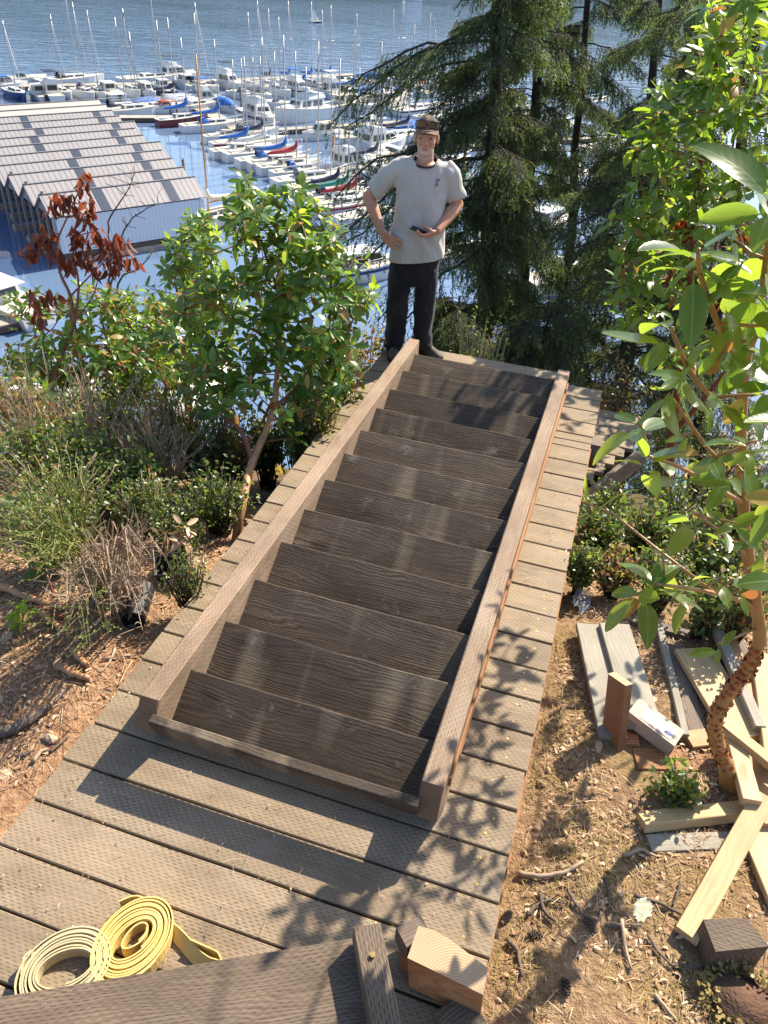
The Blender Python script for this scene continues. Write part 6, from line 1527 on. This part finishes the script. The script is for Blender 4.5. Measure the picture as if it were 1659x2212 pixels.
litter('deck_crumbs', 'tiny leaf and bark crumbs on the boardwalk planks', rnd_deck, 260, M_chip, .004, .012, .007)
gz = _g
# fallen leaves, one by one
mm = matsof(DEADL+LEAVES[:3], M_litter)
def fallen(p, L, label, group):
    z = gz(p.x, p.y)+.012; o = bpy.data.objects.new('fallen_leaf', random.choice(mm)); COL.objects.link(o)
    a = U(0, 6.28); o.matrix_basis = leaf_matrix(Vector((p.x, p.y, z)), Vector((math.cos(a), math.sin(a), U(-.05, .25))), UP+jit(.4), L)
    tag(o, label, 'leaf', group)
for i in range(75):
    p = rnd_right(); fallen(p, U(.045, .10), 'dry tan leaf lying on the soil right of the boardwalk', 'fallen leaves on the right soil')
for i in range(45):
    p = rnd_left(); fallen(p, U(.05, .10), 'dry leaf lying on the reddish soil left of the boardwalk', 'fallen leaves on the left soil')
pile = [at_g(390, 1195) for _ in range(1)][0]
for i in range(45):
    p = pile+Vector((random.gauss(0, .16), random.gauss(0, .10), 0)); fallen(p, U(.07, .11), 'withered orange leaf in the heap by the tan trunk', 'leaves heaped by the tan trunk')
# sticks
def stick(name, pix, r, mat, label, group=None, cat='stick', lift=.008):
    pts = []
    for u, v in pix:
        p = at_g(u, v); pts.append(Vector((p.x, p.y, gz(p.x, p.y)+r*.7+lift)))
    c = pts[0].copy(); sm = []
    for i in range(len(pts)-1):
        for k in range(4): sm.append(pts[i].lerp(pts[i+1], k/4)+jit(r*.22))
    sm.append(pts[-1]); k = len(sm)
    o = MB().tube([p-c for p in sm], [r*(1-.45*i/k) for i in range(k)], 7).build(name, [mat], None, True, loc=c); return tag(o, label, cat, group)
c5 = lambda x, y: (995.5+.4*x, 1659+.4*y)
stick('stick', [c5(305, 580), c5(420, 600), c5(540, 590), c5(650, 530)], .011, M_twig, 'curved thick stick beside the boardwalk edge on the right')
for pts, lab in (([(415, 710), (440, 790), (500, 860)], 'short dark twig right of the boardwalk edge'), ([(575, 680), (610, 760), (650, 820)], 'bent dark twig in the middle of the right soil'), ([(860, 840), (875, 960), (910, 1110)], 'straight pale stick below the plastic scrap'), ([(780, 860), (880, 880), (960, 875)], 'horizontal brown stick left of the plastic scrap'), ([(1000, 920), (1050, 1030), (1120, 1090), (1300, 1100)], 'crooked brown stick running to the dark block'), ([(250, 940), (300, 1010), (320, 1160)], 'thin curved stick near the bottom of the boardwalk'), ([(1040, 1230), (1100, 1310), (1160, 1382)], 'brown stick at the bottom edge'), ([(765, 600), (790, 700), (795, 800)], 'thick dark root stub in the shadow'), ([(930, 700), (1060, 750), (1180, 810)], 'long dark twig above the plastic scrap'), ([(1175, 640), (1150, 720), (1130, 770)], 'short grey twig left of the diagonal stud'), ([(350, 820), (400, 770), (470, 740), (560, 750)], 'thin wiry stem arching over the right soil'), ([(870, 490), (960, 470), (1050, 500)], 'pale twig below the whitish board')):
    stick('stick', [c5(*p) for p in pts], U(.005, .009), random.choice([M_twig, M_twigd, M_bark_g]), lab)
l5 = lambda x, y: (.3662*x, 1260.8+.3662*y)
for pts, r, lab in (([(0, 920), (70, 900), (170, 850), (230, 810), (310, 755)], .028, 'thick grey root lying on the left soil'), ([(360, 525), (430, 560), (540, 610)], .022, 'short barkless stick in the middle of the left soil'), ([(440, 430), (480, 480), (530, 525)], .020, 'stubby broken stick above the barkless one'), ([(20, 60), (130, 100), (250, 140), (440, 185)], .022, 'long reddish branch across the left soil'), ([(230, 170), (290, 220), (370, 310)], .020, 'forked reddish branch piece below the long one'), ([(0, 840), (60, 850), (130, 870)], .016, 'brown stick at the left edge of the soil'), ([(60, 680), (85, 740), (50, 840)], .008, 'thin pale curved root at the left edge'), ([(90, 1040), (150, 1030), (200, 1025)], .009, 'small stick near the lower left soil'), ([(210, 1085), (250, 1030), (285, 990)], .010, 'flat pale splinter on the lower left soil'), ([(300, 1020), (360, 970), (415, 925)], .007, 'long thin splinter beside the boardwalk edge'), ([(690, 390), (650, 480), (600, 560)], .007, 'thin dark root near the boardwalk edge'), ([(785, 465), (750, 540), (700, 610)], .007, 'curved thin stem leaning over the plank edge'), ([(600, 460), (700, 458), (810, 462)], .005, 'straight thin straw pointing at the planks')):
    stick('stick', [l5(*p) for p in pts], r, random.choice([M_twig, M_bark_g, M_bark_l]) if r < .02 else (M_bark_g if 'grey' in lab else M_bark_l), lab)
p0, p1 = at_g(*l5(775, 335)), at_g(*l5(770, 455))
board('wood_scrap', p0+Vector((0, 0, .02)), p1+Vector((0, 0, .02)), .035, .02, M_pine, 'yellow splintered wood scrap on the soil left of the planks', 'scrap')
# small stones on the left
for i, (x, y, s) in enumerate(((300, 920, .03), (370, 925, .028), (365, 985, .02), (20, 1150, .035), (560, 300, .022), (640, 260, .02), (380, 660, .03), (130, 820, .018), (430, 870, .014))):
    p = at_g(*l5(x, y)); me = MB().ell((0, 0, 0), (s*U(.8, 1.3), s*U(.7, 1.1), s*.6), 8, 6).mesh('stone')
    for v in me.vertices: v.co += jit(s*.14)
    tag(link('stone', me, plain('stone', (.44, .30, .21), .9, .2, 20) if i == 0 else bpy.data.materials['stone'], None, p+Vector((0, 0, s*.3))), 'small reddish stone on the soil left of the boardwalk', 'stone', 'stones on the left soil')
# cones
cone = MB(); 
for k in range(9):
    f = k/8; rr = .011*math.sin(math.pi*(.12+.8*f)); n = 7
    for j in range(n):
        a = 6.283*j/n+k*.45; d = Vector((math.cos(a), math.sin(a), 0)); t_ = Vector((-d.y, d.x, 0)); z = -.02+.04*f
        cone.add([Vector((0, 0, z-.004)), d*rr-t_*.004+Vector((0, 0, z+.003)), d*(rr+.004)+Vector((0, 0, z+.009)), d*rr+t_*.004+Vector((0, 0, z+.003))], [(0, 1, 2, 3)])
cone_me = cone.tube([(0, 0, -.02), (0, 0, .02)], [.006, .003], 6).mesh('fir_cone')
for x, y in ((240, 820), (215, 1110), (700, 860), (1100, 470), (410, 920), (560, 1180), (690, 1240), (180, 900), (950, 250)):
    p = at_g(*c5(x, y)); o = link('fir_cone', cone_me, M_brnb, None, p+Vector((0, 0, .014)), (U(1.2, 1.8), U(0, 1), U(0, 6))); tag(o, 'small brown fir cone on the right soil', 'cone', 'fir cones on the right soil'); o.scale = (1.3, 1.3, 1.3)
# crumpled clear plastic
def crumple(u, v, r, label, mat, sy=1.0):
    c = at_g(u, v); n = 12; V = []
    for j in range(n):
        for i in range(n):
            x, y = (i/(n-1)-.5)*2, (j/(n-1)-.5)*2
            V.append((x*r*U(.9, 1.05), y*r*sy*U(.9, 1.05), .03+r*.35*abs(noise.noise(Vector((x*2.3, y*2.3, u*.1))))+U(0, r*.12)))
    F = [(j*n+i, j*n+i+1, (j+1)*n+i+1, (j+1)*n+i) for j in range(n-1) for i in range(n-1) if math.hypot(i-5.2, j-5.2) < 5.2+1.6*noise.noise(Vector((i*.5, j*.5, 3)))]
    o = link('plastic_scrap', mesh_np('plastic_scrap', V, F), mat, None, c, (0, 0, U(0, 3))); return tag(o, label, 'plastic')
def film(name, c, a):
    t = NT(name); t.p(color=c, rough=.12, spec=.8, alpha=a); return t.mat
crumple(1385, 1975, .035, 'crumpled greenish clear plastic scrap on the right soil', film('clear_film', (.55, .58, .42), .6), 1.5)
crumple(1255, 1310, .11, 'sheet of crumpled grey plastic at the right edge of the boardwalk', film('grey_film', (.42, .44, .47), .55), .5)
# mossy stump at the lower right corner
p = at_g(1600, 2170); mb = MB(); rings = []
for k in range(6):
    z = .10*k/5-.06; rings.append([(.13*(1-.25*k/5)*(1+.22*noise.noise(Vector((math.cos(a)*2, math.sin(a)*2, k*.4))))*math.cos(a), .11*(1-.25*k/5)*(1+.25*noise.noise(Vector((math.cos(a)*2, math.sin(a)*2, k*.4+7)))*1)*math.sin(a), z+(.05*noise.noise(Vector((math.cos(a)*3, math.sin(a)*3, 2))) if k == 5 else 0)) for a in [6.283*j/20 for j in range(20)]])
mb.loft(rings); st = mb.build('stump', [plain('rotten_stump', (.12, .065, .04), .95, .5, 14, bump=1.0)], None, True, loc=p); tag(st, 'rotten mossy stump in the lower right corner', 'stump')
lv = []
for i in range(700):
    a = U(0, 6.28); q = p+Vector((.135*math.cos(a)*U(.6, 1.1), .115*math.sin(a)*U(.6, 1.1), U(-.03, .06))); lv.append((leaf_matrix(q, jit(1)+Vector((math.cos(a), math.sin(a), .4)), UP, .022), random.random()))
join_leaves('moss', lv, matsof(SML, M_moss), M_moss, st, p)
# black drain pipe and tray half hidden on the left
p = at_g(300, 1330); mb = MB(); rr_ = []
for x in (-.14, .10):
    rr_.append([(x, .06*math.cos(a), .06+.06*math.sin(a)) for a in [6.283*j/18 for j in range(18)]])
rr_ += [[(.10, .054*math.cos(a), .06+.054*math.sin(a)) for a in [6.283*j/18 for j in range(18)]], [(-.13, .054*math.cos(a), .06+.054*math.sin(a)) for a in [6.283*j/18 for j in range(18)]]]
tag(mb.loft(rr_, cap=True).build('drain_pipe', [M_black], None, False, loc=p, rot=(0, 0, rad(-70))), 'short black drain pipe poking out of the brush left of the planks', 'pipe')
p = at_g(375, 1255); mb = MB()
mb.loft([[(.09*k*math.cos(a), .075*k*math.sin(a), z) for a in [rad(45)+1.5708*j for j in range(4)]] for k, z in ((.85, 0), (1.2, .13), (1.28, .13), (1.28, .115), (1.12, .11), (.78, .012))]); tag(mb.build('plant_pot', [M_black], None, False, loc=p, rot=(.15, 0, .4)), 'black plastic pot under the withered orange leaves', 'pot')
a, b = at_g(385, 1085), at_g(600, 1095)
tag(MB().tube([(0, 0, 0), (b-a)*.5+Vector((0, 0, .02)), b-a], [.05, .055, .05], 9).build('fallen_log', [M_bark_g], None, True, loc=a+Vector((0, 0, .05))), 'grey log lying in the shade left of the tan trunk', 'log')
